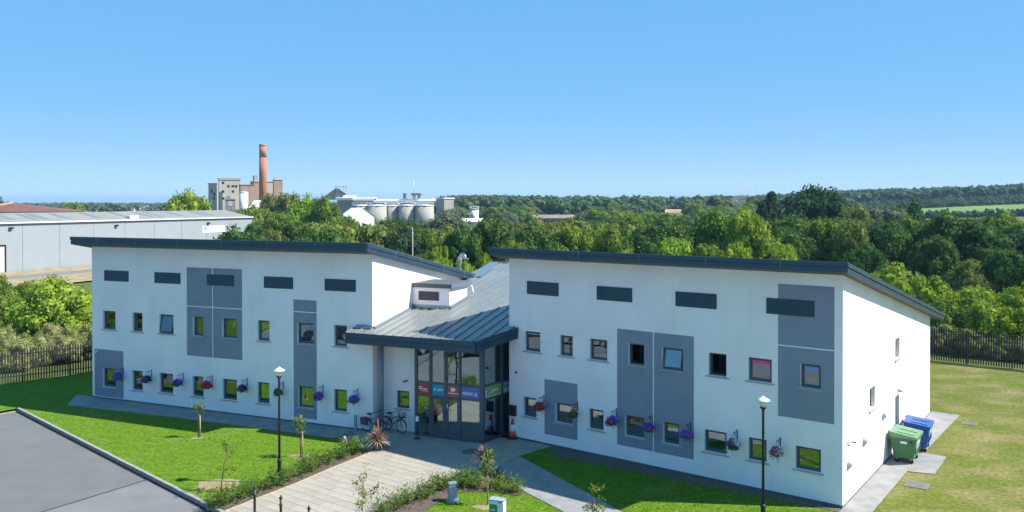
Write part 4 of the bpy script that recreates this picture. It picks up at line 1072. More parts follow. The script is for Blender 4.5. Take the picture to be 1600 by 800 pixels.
for z0, z1, x0, x1 in ((0.70, 0.76, -.1, .06), (0.55, 0.62, -.11, .08), (0.44, 0.47, -.11, .1), (0.37, 0.40, -.11, .04), (0.29, 0.32, -.11, .09)): s.box(x0, x1, -0.062, -0.059, z0, z1)
obj("print", s, "petal_white", gp)
obj("equipment_box", MB().box(0.171, 0.36, -0.02, 0.26, 0.55, 0.98), "white_plastic", t); obj("socket", MB().lathe([(0.05, 0), (0.05, .02)], 10), "galvanised", t).location = (0.27, -0.03, .66)
obj("roof_cap", MB().box(-0.18, 0.37, -0.06, 0.27, 1.041, 1.08), "pedestal_paint", t)
gp = MB().box(-0.06, 0.06, -0.05, 0.05, 0, 0.78); gp.box(-0.065, 0.065, -0.055, 0.055, .78, .80)
tag(obj("service_post", gp, "pedestal_paint", None, (*WL(-0.85, -0.25), 0.03), AL), "short square grey post against the left wing near the potted spiky plant", "post")
for (px, py, rnd, s, lab) in ((736, 707, True, 0.42, "round iron manhole cover in the paving before the entrance"), (1433, 758, False, 0.36, "square manhole cover in the grass near the green container"), (1515, 662, False, 0.28, "small worn manhole cover in the grass at the right"), (545, 680, True, .3, "small round drain cover on the path by the left wing")):
    t = thing("manhole_cover", lab, "manhole cover", (*G(px, py), 0.026 if rnd else 0), 0 if rnd else AR)
    if rnd:
        obj("rim", MB().lathe([(s + .08, 0), (s + .08, .008), (s, .009)], 24), "kerb_concrete", t); obj("lid", MB().lathe([(s, 0), (s, .014), (s - .03, .016)], 24), "manhole_iron", t)
    else:
        obj("rim", MB().box(-s - .06, s + .06, -s - .06, s + .06, 0, .02), "manhole_rim", t); obj("lid", MB().box(-s, s, -s, s, .0, .028), "manhole_iron", t)
# bicycles
def bicycle(x, y, rz, label, frame, basket):
    t = thing("bicycle", label, "bicycle", (x, y, 0.026), rz)
    def ring(cx, r, rad, mat, nm, par):
        return obj(nm, MB().tube([(cx + r * cos(a), 0, 0.34 + r * sin(a)) for a in np.linspace(0, 2 * pi, 25)], rad, 6, cap=False), mat, par)
    for cx in (-0.52, 0.52):
        w = ring(cx, 0.33, 0.02, "black_rubber", "wheel", t)
        sp = MB()
        for a in np.linspace(0, pi, 9)[:-1]: sp.tube([(cx + .32 * cos(a), 0, .34 + .32 * sin(a)), (cx - .32 * cos(a), 0, .34 - .32 * sin(a))], 0.004, 4)
        obj("spokes", sp, "galvanised", w)
        obj("mudguard", MB().tube([(cx + .37 * cos(a), 0, 0.34 + .37 * sin(a)) for a in np.linspace(.3, 2.6, 12)], 0.018, 6), frame, w)
    f = MB()
    for a, b in (((-.52, 0, .34), (-.1, 0, .3)), ((-.1, 0, .3), (-.26, 0, .86)), ((-.52, 0, .34), (-.22, 0, .72)), ((-.1, 0, .3), (.36, 0, .78)), ((-.2, 0, .62), (.36, 0, .86)), ((.34, 0, .95), (.52, 0, .34))): f.tube([a, b], 0.02, 8)
    obj("frame", f, frame, t)
    obj("handlebar", MB().tube([(.14, -.28, 1.02), (.26, -.26, 1.08), (.33, 0, 1.08), (.26, .26, 1.08), (.14, .28, 1.02)], 0.015, 8), "black_paint", t)
    obj("stem", MB().tube([(.345, 0, .93), (.33, 0, 1.08)], .016, 8), "galvanised", t)
    obj("saddle", MB().box(-.40, -.14, -.09, .09, .87, .93, fn=lambda x, y, z: (x, y * (0.35 if x > -.2 else 1), z)), "black_rubber", t)
    obj("chainring", MB().tube([(-.1, -.05, .3), (-.1, -.035, .3)], 0.09, 14), "galvanised", t)
    obj("pedals", MB().tube([(-.1, -.12, .14), (-.1, -.05, .3), (-.1, .05, .3), (-.1, .12, .46)], .014, 6), "black_paint", t)
    if basket:
        b = MB()
        for z in (.80, .88, .96, 1.03): b.tube([(.42, -.16, z), (.70, -.16, z), (.70, .16, z), (.42, .16, z), (.42, -.16, z)], .008, 5, cap=False)
        for q in range(6):
            for yy in (-.16, .16): b.tube([(.42 + q * .056, yy, .80), (.42 + q * .056, yy, 1.03)], .006, 4)
            b.tube([(.70, -.16 + q * .064, .80), (.70, -.16 + q * .064, 1.03)], .006, 4)
        b.box(.42, .70, -.16, .16, .79, .80)
        obj("basket", b, "black_paint", t)
    else:
        obj("pannier", MB().box(-.75, -.40, -.2, -.03, .35, .7, fn=lambda x, y, z: (x, y * (1 if z > .5 else .8), z)), "bike_purple", t)
bx, by = WL(1.0, 0.36)
bicycle(bx, by, AL + 0.12 - 0.35, "black bicycle with a front basket against the recessed white wall", "black_paint", True)
bx, by = WL(0.15, -0.15)
bicycle(bx, by, AL + 0.1 - .3, "bicycle with a purple pannier behind the potted spiky plant", "bike_purple", False)

# ------------------------------------------------------------------ spiky plants, saplings and shrubs
def spiky(n, length, seed, up=0.25):
    g = random.Random(seed); m = MB()
    for i in range(n):
        a = g.uniform(0, 2 * pi); el = g.uniform(up, 1.45); l = length * g.uniform(0.7, 1.1); w = 0.03 * g.uniform(.8, 1.3)
        pts = []
        for s in np.linspace(0, 1, 5):
            r = l * s * cos(el) * (1 + .1 * s); z = l * s * sin(el) - 0.34 * l * s ** 2.4 * cos(el); ww = w * (1 - s) ** .7 * (1 if s > 0 else .7) + .002
            pts.append((r, z, ww))
        c, s_ = cos(a), sin(a)
        for (r0, z0, w0), (r1, z1, w1) in zip(pts[:-1], pts[1:]):
            m.face([(r0 * c - w0 * s_, r0 * s_ + w0 * c, z0), (r0 * c + w0 * s_, r0 * s_ - w0 * c, z0), (r1 * c + w1 * s_, r1 * s_ - w1 * c, z1), (r1 * c - w1 * s_, r1 * s_ + w1 * c, z1)])
    return m
t = thing("potted_plant", "bronze spiky leaved plant in a grey pot at the left side of the paving", "potted plant", (*G(590, 703), 0.026))
obj("pot", MB().lathe([(0.24, 0), (0.30, 0.36), (0.33, 0.36), (0.33, 0.42), (0.29, 0.42), (0.28, 0.36)], 20), "pot_grey", t)
o = obj("leaves", spiky(190, .74, 3, .05), "cord_leaf", t, (0, 0, 0.4)); o = obj("young_shoot", MB().tube([(0, 0, .4), (.02, 0, 1.2), (.0, .02, 1.45)], [.03, .03, .008], 6), "cord_leaf", t)
t = thing("cabbage_palm", "purple spiky cabbage palm in the small bed behind the thin sapling", "palm", (*G(757, 744), 0))
obj("trunk", MB().lathe([(0.07, 0), (0.055, .55), (.06, .75)], 10), "bark", t)
obj("leaves", spiky(150, 0.66, 5, .05), "cord_leaf_purple", t, (0, 0, 0.72))
def sapling(px, D, h, label, crown, seed, stake=False, leaf="leaf_young", spread=.5, n=260, lean=(0, 0), trunk_h=.6, nb=9):
    x, y = at(px, D); g = random.Random(seed)
    t = thing("sapling", label, "sapling", (x, y, 0))
    th = h * 0.96
    pts = [(lean[0] * s ** 1.5 + g.uniform(-.02, .02), lean[1] * s, th * s) for s in np.linspace(0, 1, 7)]; pts[0] = (0, 0, 0)
    tr = MB().tube(pts, [0.035 * (1 - s * .8) for s in np.linspace(0, 1, 7)], 7)
    tips = []
    for i in range(nb):
        s = g.uniform(trunk_h, .98); a = g.uniform(0, 2 * pi); l = crown * g.uniform(.5, 1.1)
        b = Vector((lean[0] * s ** 1.5, lean[1] * s, th * s)); e_ = b + Vector((cos(a) * l, sin(a) * l, l * g.uniform(.1, .9) * spread * 2))
        tr.tube([b, (b + e_) / 2 + Vector((0, 0, .05)), e_], [.014, .01, .005], 5); tips += [b.lerp(e_, q) for q in (.35, .6, .8, 1.0)]
    tips.append(Vector(pts[-1]))
    obj("trunk", tr, "sapling_bark", t)
    gg = np.random.default_rng(seed); V = []
    for k in range(n):
        c = np.array(g.choice(tips)) + gg.normal(size=3) * .075
        nrm = gg.normal(size=3); nrm[2] = abs(nrm[2]); nrm /= np.linalg.norm(nrm); a = np.cross(nrm, gg.normal(size=3)); a /= np.linalg.norm(a); b = np.cross(nrm, a); s = .05 * gg.uniform(.6, 1.3)
        V += [c - a * s, c - b * s * .6, c + a * s, c + b * s * .6]
    obj("crown", quads_mesh("crown", np.array(V), leaf), None, t)
    if stake: obj("stake", MB().tube([(.09, 0, 0), (.09, 0, h * .62)], .035, 6), "stake_wood", t)
    return t
sapling(308, 39.9, 1.75, "short staked sapling with a tuft of leaves near the building shadow on the left lawn", .22, 11, True, n=220, trunk_h=.75)
sapling(343, 32.4, 2.0, "thin leaning sapling with sparse leaves at the lower left by the kerb", .5, 12, False, "leaf_mid", n=200, lean=(.35, 0), trunk_h=.4)
sapling(468, 36.8, 1.85, "round headed staked sapling between the left lamp post and the potted plant", .3, 13, True, n=330, trunk_h=.6)
sapling(761, 31.0, 2.15, "slim sapling with a dense leafy top in front of the purple cabbage palm", .26, 14, False, n=420, trunk_h=.58)
sapling(928, 27.2, 2.1, "upright leafy sapling in the pale path at the lower edge", .36, 15, False, n=260, trunk_h=.35, nb=12)
sapling(565, 27.6, 1.9, "spreading sparse sapling over the paving at the lower edge", .75, 16, False, "leaf_young", n=230, trunk_h=.55, nb=10)

def shrub_mesh(seed, leaf, n=700, r=.5, h=.55, size=.035, spikes=14):
    gg = np.random.default_rng(seed); V = []
    stems = [(gg.normal(size=2) * r * .38, gg.normal(size=2) * r * .8, h * gg.uniform(.7, 1.35)) for _ in range(spikes + 30)]
    for k in range(n):
        b, tp, hh = stems[gg.integers(len(stems))]; s = gg.uniform(.1, 1)
        xy = b + (tp - b) * s ** 1.3; c = np.array([xy[0], xy[1], hh * s]) + gg.normal(size=3) * .035
        nrm = gg.normal(size=3); nrm[2] = abs(nrm[2]) + .3; nrm /= np.linalg.norm(nrm); a = np.cross(nrm, gg.normal(size=3)); a /= np.linalg.norm(a); q = np.cross(nrm, a); z = size * gg.uniform(.6, 1.4)
        V += [c - a * z * 1.3, c - q * z * .5, c + a * z * 1.3, c + q * z * .5]
    return quads_mesh("leaves", np.array(V), leaf)
shm = [shrub_mesh(40 + i, "leaf_shrub", n=900) for i in range(3)] + [shrub_mesh(50 + i, "leaf_young", n=600, spikes=4) for i in range(2)]
twig = MB()
for q in range(7): twig.tube([(0, 0, 0), (.18 * cos(q * .9), .18 * sin(q * .9), .3)], [.012, .005], 5)
twm = twig.mesh("stems", "sapling_bark")
def shrub(x, y, s, k, label, group, hz=1.0):
    t = thing("low_shrub", label, "shrub", (x, y, 0.012), R.uniform(0, 6), group)
    o = obj("leaves", shm[k], None, t); o.scale = (s, s, s * hz); o = obj("stems", twm, None, t); o.scale = (s, s, s)
for i in range(15):
    f = i / 14; j = f * 4
    a, b = bedL_in[min(int(j), 3)], bedL_in[min(int(j), 3) + 1]; x, y = a[0] + (b[0] - a[0]) * (j - int(j) if j < 4 else 1), a[1] + (b[1] - a[1]) * (j - int(j) if j < 4 else 1)
    if i == 0: x, y = x - .15, y - .3
    shrub(x - .50 + R.uniform(-.12, .12), y + .42 + R.uniform(-.12, .12), R.uniform(.78, 1.12), i % 3, "low green shrub in the planting strip along the left edge of the paving", "shrubs along the left edge of the paving")
for px, py, s, k in ((592, 798, 1.0, 0), (612, 790, 1.1, 1), (630, 783, 1.0, 2), (648, 776, 1.1, 0), (664, 769, 1.05, 1), (680, 761, 1.2, 2), (694, 755, .9, 0)):
    shrub(*G(px + 6, py + 4), s * .85, k, "green shrub in the bed at the lower edge, left of the grey pedestal", "shrubs left of the grey pedestal")
for px, py, s, k in ((718, 760, 1.1, 0), (733, 756, 1.1, 1), (745, 762, 1.0, 2), (770, 764, 1.0, 3), (783, 766, 1.05, 4), (798, 768, .95, 3), (808, 770, .8, 4)):
    shrub(*G(px, py), s * .88, k, "low shrub in the small bed around the purple cabbage palm", "shrubs around the cabbage palm")

# ------------------------------------------------------------------ grass blades over the near lawns
def blades(poly, n, hgt, zb, seed, name="grass", mat="grass_blade"):
    g = np.random.default_rng(seed); P = np.array(poly)
    lo, hi = P.min(0), P.max(0); lo[1] = max(lo[1], 24); hi[1] = min(hi[1], 62); lo[0] = max(lo[0], -36); hi[0] = min(hi[0], 38)
    x = g.uniform(lo[0], hi[0], n); y = lo[1] + (hi[1] - lo[1]) * g.random(n) ** 1.5
    ok = inside(poly, x, y); 
    for ex in (bedL_in + bedL_out, bedR, [WL(UL0 - 1.5, 0.5), WL(-18.9, -1.95), WL(-12, -1.68), WL(1, -1.68), WL(1, 17), WL(UL0, 17)], [WR(-15.6, -.3), WR(1.3, -.3), WR(1.3, 18), WR(-15, 18)], [WR(1, 6), WR(2, 6.3), WR(2, 9.2), WR(1, 9.2)]):
        ok &= ~inside(ex, x, y)
    x, y = x[ok], y[ok]; n = len(x); a = g.uniform(0, 2 * pi, n); w = .012 * g.uniform(.7, 1.4, n); h = hgt * g.uniform(.5, 1.3, n); l = g.normal(size=(n, 2)) * .03
    b = np.stack([x, y, np.full(n, zb)], 1); d = np.stack([np.cos(a) * w, np.sin(a) * w, 0 * a], 1)
    V = np.stack([b - d, b + d, b + np.stack([l[:, 0], l[:, 1], h], 1)], 1).reshape(-1, 3)
    o = obj(name, quads_mesh(name, V, mat, 3), None); o["kind"] = "stuff"
blades(lawn_left, 60000, .055, 0, 1); blades(lawn_right, 30000, .055, 0, 2); blades(lawn_mid, 14000, .06, 0, 3)

# ------------------------------------------------------------------ palisade fences
def fence(a, b, h, label, pitch=0.155):
    d = Vector((b[0] - a[0], b[1] - a[1])); l = d.length; d.normalize()
    t = thing("palisade_fence", label, "fence", (*a, 0), atan2(d.y, d.x))
    pm = MB()
    w = 0.041
    for z0, z1, ww in ((0.05, h - 0.14, w),): pm.box(-ww, ww, -0.012, 0.012, z0, z1, fn=None)
    for s in (-1, 0, 1):
        x = s * 0.022
        pm.face([(x - .012, 0, h - .14), (x + .012, 0, h - .14), (x + s * .022, 0, h)])
    pme = pm.mesh("pale", "fence_paint")
    pal = int(l / pitch)
    for i in range(pal): obj("pale", pme, None, t, (i * pitch, 0, 0))
    for z in (0.35, h - 0.42): obj("rail", MB().box(0, l, 0.014, 0.06, z, z + .05), "fence_paint", t)
    pt = MB().box(-.05, .05, 0.062, .14, 0, h - .05).mesh("post", "fence_paint")
    for i in range(int(l / 2.75) + 1): obj("post", pt, None, t, (i * 2.75, 0, 0))
fd = Vector((-28.42 + 32.4, 55.03 - 51.76)).normalized()
fence((-32.4 - fd.x * 7, 51.76 - fd.y * 7), (-28.42 + fd.x * 6, 55.03 + fd.y * 6), 2.15, "dark steel palisade fence left of the building")
fr_ = Vector((34.83 - 30.26, 55.7 - 59.11)).normalized()
fence((30.26 - fr_.x * 6, 59.11 - fr_.y * 6), (34.83 + fr_.x * 10, 55.7 + fr_.y * 10), 2.42, "dark steel palisade fence at the right behind the dry lawn")

# ------------------------------------------------------------------ trees
QS = []
def quad_sphere(c, r, sq=(1, 1, 1)):
    out = []
    for ax in range(3):
        for sg in (-1, 1):
            for i in (-1, 0):
                for j in (-1, 0):
                    q = []
                    for di, dj in ((0, 0), (1, 0), (1, 1), (0, 1)):
                        p = [0, 0, 0]; p[ax] = sg; p[(ax + 1) % 3] = (i + di) * sg; p[(ax + 2) % 3] = j + dj
                        n = np.array(p, float); n /= np.linalg.norm(n); q.append(c + n * r * np.array(sq))
                    out += q
    return np.array(out)
def crown_verts(seed, lumps=60, per=95, leaf=0.05, style='round', core=0.72):
    g = np.random.default_rng(seed); out = []
    for k in range(lumps):
        if style == 'conifer':
            h = g.random() ** .8; rad = (1 - h) * .8 + .12; a = g.uniform(0, 2 * pi); c = np.array([cos(a) * rad * g.uniform(.3, .9), sin(a) * rad * g.uniform(.3, .9), .08 + .86 * h]); r = .16 + .16 * (1 - h)
        else:
            d = g.normal(size=3); d[2] = d[2] * .9 + .25; d /= np.linalg.norm(d); q = g.uniform(.45, .82)
            pw = 1.0 if style == 'round' else .8
            c = np.array([d[0] * q, d[1] * q, .5 + d[2] * q * .52 * pw]); r = g.uniform(.17, .34)
            if style == 'bush': c[2] = .12 + abs(d[2]) * q * .85
            c[:2] += g.normal(size=2) * .06
        sq = np.array([1, 1, .62 if style != 'conifer' else .45])
        out.append(quad_sphere(c, r * core, sq))
        d = g.normal(size=(per, 3)); d[:, 2] = d[:, 2] + .25; d /= np.linalg.norm(d, axis=1, keepdims=True)
        p = c + d * r * sq * g.uniform(.72, 1.12, (per, 1))
        n = d + g.normal(size=(per, 3)) * .55; n /= np.linalg.norm(n, axis=1, keepdims=True)
        a = np.cross(n, g.normal(size=(per, 3))); a /= np.linalg.norm(a, axis=1, keepdims=True); b = np.cross(n, a)
        s = leaf * g.uniform(.55, 1.25, (per, 1))
        z = np.array([1, 1, .75])
        out.append(np.stack([p - a * s * z, p - b * s * .7 * z, p + a * s * z, p + b * s * .7 * z], 1).reshape(-1, 3))
    return np.concatenate(out)
LEAF = {"dark": "leaf_dark", "mid": "leaf_mid", "bright": "leaf_bright", "lime": "leaf_lime", "olive": "leaf_olive", "silver": "leaf_silver", "conifer": "leaf_conifer", "brown": "leaf_brown", "scrub": "scrub_leaf"}
CR = {}
def crown_mesh(style, var, kind):
    key = (style, var, kind)
    if key not in CR:
        base = ("base", style, var)
        if base not in CR:
            CR[base] = crown_verts(hash_seed(style, var), *( (64, 130, .042) if style == 'round' else (60, 150, .034) if style == 'bush' else (70, 80, .05)), style=style)
        CR[key] = quads_mesh("crown", CR[base], LEAF[kind])
    return CR[key]
def hash_seed(s, v): return {"round": 100, "bush": 200, "conifer": 300, "big": 400}[s] + v
tr = MB().tube([(0, 0, -.05), (.01, 0, .3), (.0, .02, .6)], [.05, .038, .022], 8)
for q in range(6): tr.tube([(0, 0, .28 + q * .05), (.16 * cos(q * 2.1), .16 * sin(q * 2.1), .5 + q * .05), (.3 * cos(q * 2.1), .3 * sin(q * 2.1), .66 + q * .04)], [.022, .013, .006], 6)
trm = tr.mesh("trunk", "bark")
def tree(px, pyt, wpx, D, kind, label, style='round', group=None, cat="tree", base=.12):
    x, y = at(px, D); w = wpx / FOC * D * (1.22 if style == 'round' else 1.0); zg = T(x, y); h = max(zpx(pyt, D) - zg, 1.2)
    t = thing({"round": "broadleaf_tree", "bush": "bush", "conifer": "conifer_tree"}[style], label, cat if style != 'bush' else "bush", (x, y, zg), R.uniform(0, 6.28), group)
    if style == 'round': base = max(base, 1 - 1.3 * w / h)
    c = obj("crown", crown_mesh(style, R.randrange(4 if style != 'conifer' else 2), kind), None, t, (0, 0, h * base if style != 'bush' else 0))
    s = w / 2 * 1.02; hz = h * (1 - base) / .98 if style != 'bush' else h * .98
    c.scale = (s, s * R.uniform(.9, 1.1), hz)
    o = obj("trunk", trm, None, t); o.scale = (h * .8, h * .8, h) if style != 'bush' else (h * .5, h * .5, h * .6)
    return t
TREES = [
 # left side
 (10, 312, 40, 230, 'conifer', "dark evergreen top at the far left above the red tiled roof", 'round'),
 (115, 318, 46, 215, 'mid', "rounded green tree rising behind the grey warehouse roof at the left", 'round'),
 (82, 324, 30, 220, 'mid', "small green tree at the left beside the red tiled roof", 'round'),
 (297, 299, 56, 215, 'bright', "yellow green tree behind the warehouse, left of the concrete tower block", 'round'),
 (392, 322, 62, 200, 'mid', "green tree at the right end of the warehouse roof", 'round'),
 (378, 330, 30, 205, 'dark', "dark small tree just right of the warehouse gable", 'round'),
 (402, 348, 40, 178, 'dark', "dark tree low down at the warehouse corner", 'round'),
 (452, 303, 46, 260, 'olive', "sparse pale tree right of the brick chimney foot", 'round'),
 (422, 304, 36, 265, 'olive', "thin olive tree at the foot of the brick chimney", 'round'),
 (480, 307, 54, 190, 'bright', "tall yellow green tree left of the conveyor works", 'round'),
 (508, 312, 50, 170, 'mid', "tall mid green tree under the conveyor works", 'round'),
 (440, 335, 60, 165, 'mid', "green tree below the white shed roof of the works", 'round'),
 (465, 348, 56, 140, 'dark', "dark bushy tree above the middle of the left roof edge", 'round'),
 (420, 362, 46, 125, 'olive', "low olive tree above the left roof edge, near the warehouse", 'round'),
 (496, 350, 50, 130, 'dark', "dark tree between the tall yellow green tree and the left roof", 'round'),
 (526, 357, 46, 108, 'lime', "bright lime bush right above the roof corner of the left wing", 'bush'),
 (545, 340, 44, 150, 'mid', "mid green tree left of the concrete silos", 'round'),
 (560, 354, 42, 122, 'dark', "dark tree at the foot of the leftmost silo", 'round'),
 (590, 356, 54, 118, 'mid', "mid green tree in front of the leftmost silo", 'round'),
 (612, 344, 50, 150, 'dark', "dark tree in front of the second silo", 'round'),
 (640, 350, 50, 128, 'dark', "dark dense tree behind the thin pale pole", 'round'),
 (662, 346, 46, 150, 'silver', "silvery tree in front of the silos, right of the thin pole", 'round'),
 (668, 362, 44, 108, 'mid', "small green tree right of the thin pole, above the left roof slope", 'round'),
 (702, 338, 62, 145, 'silver', "silvery willow right of the silos under the small white tank", 'round'),
 (692, 372, 44, 102, 'lime', "lime green bush above the flue pipe, left of the dark tree", 'bush'),
 (722, 360, 56, 108, 'dark', "dark tree directly behind the flue pipe", 'round'),
 (768, 344, 70, 112, 'dark', "big dark glossy tree above the gap between the wings", 'round'),
 (806, 352, 46, 118, 'olive', "olive tree above the left end of the right roof", 'round'),
 (800, 375, 40, 100, 'mid', "low mid green tree at the left end of the right roof", 'round'),
 (846, 343, 66, 135, 'olive', "broad olive tree above the first louvre of the right wing", 'round'),
 (870, 374, 54, 90, 'lime', "bright lime rounded bush above the right roof, near its left end", 'bush'),
 (892, 344, 70, 140, 'olive', "broad olive tree in front of the long brown roofed shed", 'round'),
 (930, 354, 54, 118, 'mid', "mid green tree right of the lime bush", 'round'),
 (918, 384, 40, 92, 'bright', "low bright bush at the right roof edge, right of the lime bush", 'bush'),
 (955, 362, 60, 105, 'mid', "green leafy tree above the second louvre of the right wing", 'round'),
 (988, 340, 52, 150, 'mid', "rounded green tree below the pale stubble field", 'round'),
 (1004, 352, 46, 130, 'brown', "brownish tree left of the big dark tree in the middle", 'round'),
 (1046, 341, 74, 125, 'dark', "big dark tree right below the pale stubble field", 'round'),
 (1052, 376, 66, 96, 'bright', "yellow green leafy tree above the third louvre of the right wing", 'round'),
 (1105, 384, 56, 94, 'mid', "low mid green tree right of the yellow green one at the roof edge", 'round'),
 (1122, 333, 76, 118, 'mid', "tall full green tree right of the middle, its left half darker", 'round'),
 (1166, 331, 66, 112, 'bright', "tall yellow green tree in the right middle of the belt", 'round'),
 (1152, 386, 50, 92, 'bright', "low yellow green tree at the roof edge above the fourth louvre", 'round'),
 (1204, 303, 66, 165, 'conifer', "tall dark conifer left of the big round dark tree", 'conifer'),
 (1190, 318, 50, 160, 'conifer', "shorter dark conifer at the left of the tallest one", 'conifer'),
 (1272, 297, 96, 175, 'conifer', "big broad dark grey green tree rising above the horizon right of the conifers", 'round'),
 (1234, 340, 76, 125, 'dark', "dark dense tree below the conifers", 'round'),
 (1222, 378, 42, 90, 'bright', "small bright tree at the roof edge right of the fourth louvre", 'round'),
 (1296, 344, 70, 118, 'mid', "mid green tree above the right end of the right roof", 'round'),
 (1330, 348, 56, 112, 'olive', "yellowish olive tree above the right roof corner", 'round'),
 (1336, 324, 60, 160, 'olive', "olive tree in the second row above the right roof corner", 'round'),
 (1386, 326, 70, 165, 'silver', "greyish green tree in the second row left of the green fields", 'round'),
 (1414, 316, 60, 185, 'conifer', "dark spreading pine in front of the green fields", 'round'),
 (1392, 352, 80, 116, 'dark', "dark tree right of the roof corner", 'round'),
 (1428, 342, 76, 128, 'mid', "mid green rounded tree right of the roof corner, behind the dark one", 'round'),
 (1500, 336, 116, 112, 'dark', "very large dark tree right of the roof, the widest of the belt", 'round'),
 (1552, 335, 74, 130, 'mid', "green tree with a yellowish top behind the widest dark tree", 'round'),
 (1592, 352, 60, 120, 'mid', "green tree at the right edge below the fields", 'round'),
 (1462, 372, 60, 100, 'dark', "dark low tree left of the widest dark tree", 'round'),
 (1574, 392, 66, 90, 'dark', "dark rounded tree at the right edge above the bright bushes", 'round'),
 (1515, 400, 86, 90, 'olive', "olive bush between the widest dark tree and the bright bushes", 'bush'),
 (1350, 385, 56, 100, 'dark', "dark low tree at the right roof corner", 'round'),
 # bright bushes right of the building
 (1402, 404, 110, 78, 'bright', "bright green bush just behind the right roof slope", 'bush'),
 (1450, 418, 96, 74, 'bright', "bright green bush second from the roof slope", 'bush'),
 (1500, 428, 110, 74, 'bright', "broad bright bush in the middle of the row behind the right fence", 'bush'),
 (1556, 430, 104, 72, 'bright', "bright bush behind the right fence, near the right edge", 'bush'),
 (1606, 424, 90, 70, 'lime', "bright yellow green bush cut by the right edge", 'bush'),
 (1480, 458, 84, 66, 'mid', "darker lower bush right behind the start of the right fence", 'bush'),
 (1535, 462, 90, 65, 'bright', "lower bright bush close behind the right fence", 'bush'),
 (1590, 470, 80, 63, 'lime', "low yellow green bush close behind the fence at the right edge", 'bush'),
 # behind the left roof slope
 (606, 384, 66, 92, 'mid', "low green bush right behind the left roof slope, near its top", 'bush'),
 (645, 388, 60, 90, 'mid', "low green bush behind the left roof slope under the thin pole", 'bush'),
 (684, 394, 56, 88, 'lime', "yellow green bush left of the flue pipe", 'bush'),
 (724, 388, 56, 88, 'bright', "yellow green bush right behind the flue pipe", 'bush'),
 (760, 390, 50, 90, 'lime', "yellow green bush in the gap between the wings", 'bush'),
 # left bushes
 (40, 436, 70, 92, 'mid', "bush between the bright rounded bush and the warehouse verge", 'bush'),
 (128, 446, 60, 84, 'bright', "small bright bush against the left end of the building", 'bush'),
 (84, 421, 140, 68, 'bright', "large rounded bright green bush behind the left fence", 'bush'),
 (4, 416, 80, 76, 'mid', "darker green tree at the left edge behind the fence", 'bush'),
]
for a in TREES:
    tree(a[0], a[1], a[2], a[3], a[4], a[5], a[6], group="trees and bushes beyond the building" if a[6] != 'bush' else "bushes beyond the building")
# rough scrub between the fences and the bushes
for k, (px, pyt, w, D) in enumerate(((12, 500, 60, 61), (45, 512, 60, 58.5), (75, 500, 60, 62.5), (105, 506, 56, 61), (130, 498, 60, 64), (150, 505, 60, 62), (22, 528, 60, 57), (95, 520, 60, 59.5), (1470, 500, 60, 64), (1510, 512, 60, 62), (1560, 520, 60, 61), (1600, 528, 60, 60))):
    lf = px < 800
    tree(px, pyt, w, D, 'scrub', "pale rough scrub bush behind the left fence" if lf else "pale rough scrub bush behind the right fence", 'bush', "scrub behind the left fence" if lf else "scrub behind the right fence")
for x, y, w, h, kd_ in ((-48, 37, 9, 4.5, 'dark'), (-56, 31, 9, 5.5, 'olive'), (-50, 26, 7, 3.5, 'brown'), (-62, 40, 10, 6, 'dark'), (-44, 41, 6, 3, 'mid')):  # bushes outside the view, added for the windows to mirror
    t = thing("bush", "unseen bush added beyond the car park for the windows to mirror", "bush", (x, y, -.1), R.uniform(0, 6), "unseen bushes added left of the car park")
    c = obj("crown", crown_mesh('bush', R.randrange(4), kd_), None, t); c.scale = (w / 2, w / 2, h); o = obj("trunk", trm, None, t); o.scale = (h * .5, h * .5, h * .6)
# denser rows that fill the belt
for k in range(64):
    px = R.uniform(370, 1640); D = R.uniform(100, 210)
    top = R.uniform(346, 364) if px < 1180 else R.uniform(340, 366)
    if 520 < px < 715: top += 6
    tree(px, top, R.uniform(46, 66) * 140 / D + 8, D, R.choice(('dark', 'mid', 'dark', 'olive', 'conifer')), "half hidden tree in the dense belt beyond the building", 'round', "half hidden trees of the belt")

# rounded trees on the rising land between the belt and the far woods
MIDT = []
for k in range(150):
    px = R.uniform(705, 1345); D = R.uniform(240, 560)
    top = R.uniform(315, 330) + (560 - D) / 320 * 10
    if 815 < px < 915 and D < 440: continue
    if 1022 < px < 1074 and D < 660: top = max(top, 338)
    if 1066 < px < 1092 and D < 310: continue
    if 712 < px < 762: top = max(top, 347)
    if px > 1300 and D < 400: top = max(top, 332)
    MIDT.append((px, top, D))
for px, top, D in MIDT:
    tree(px, top, R.uniform(9, 15) / D * FOC * .9, D, R.choice(('dark', 'mid', 'olive', 'mid', 'dark', 'silver')), "rounded tree on the wooded rise beyond the belt", 'round', "trees on the wooded rise")

# far woods: one mass of joined low crowns (never countable from here)
lowc = [crown_verts(900 + i, 12, 9, .17, 'round', .9) for i in range(4)]
def far_wood(name, pts, mat):
    V = []
    for x, y, w, h in pts:
        c = lowc[R.randrange(4)]; a = R.uniform(0, 6.28); ca, sa = cos(a), sin(a); s = w / 2
        V.append(np.stack([(c[:, 0] * ca - c[:, 1] * sa) * s + x, (c[:, 0] * sa + c[:, 1] * ca) * s + y, c[:, 2] * h + T(x, y) - .5], 1))
    o = obj(name, quads_mesh(name, np.concatenate(V), mat), None); o["kind"] = "stuff"
FIELDS = [((1424, 1660), (480, 610)), ((1485, 1660), (655, 700)), ((1318, 1400), (640, 700)), ((1640, 1660), (880, 890)), ((1038, 1066), (640, 790))]
def in_field(px, D): return any(a[0] - 6 < px < a[1] + 6 and b[0] - 10 < D < b[1] + 14 for a, b in FIELDS)
pts = []
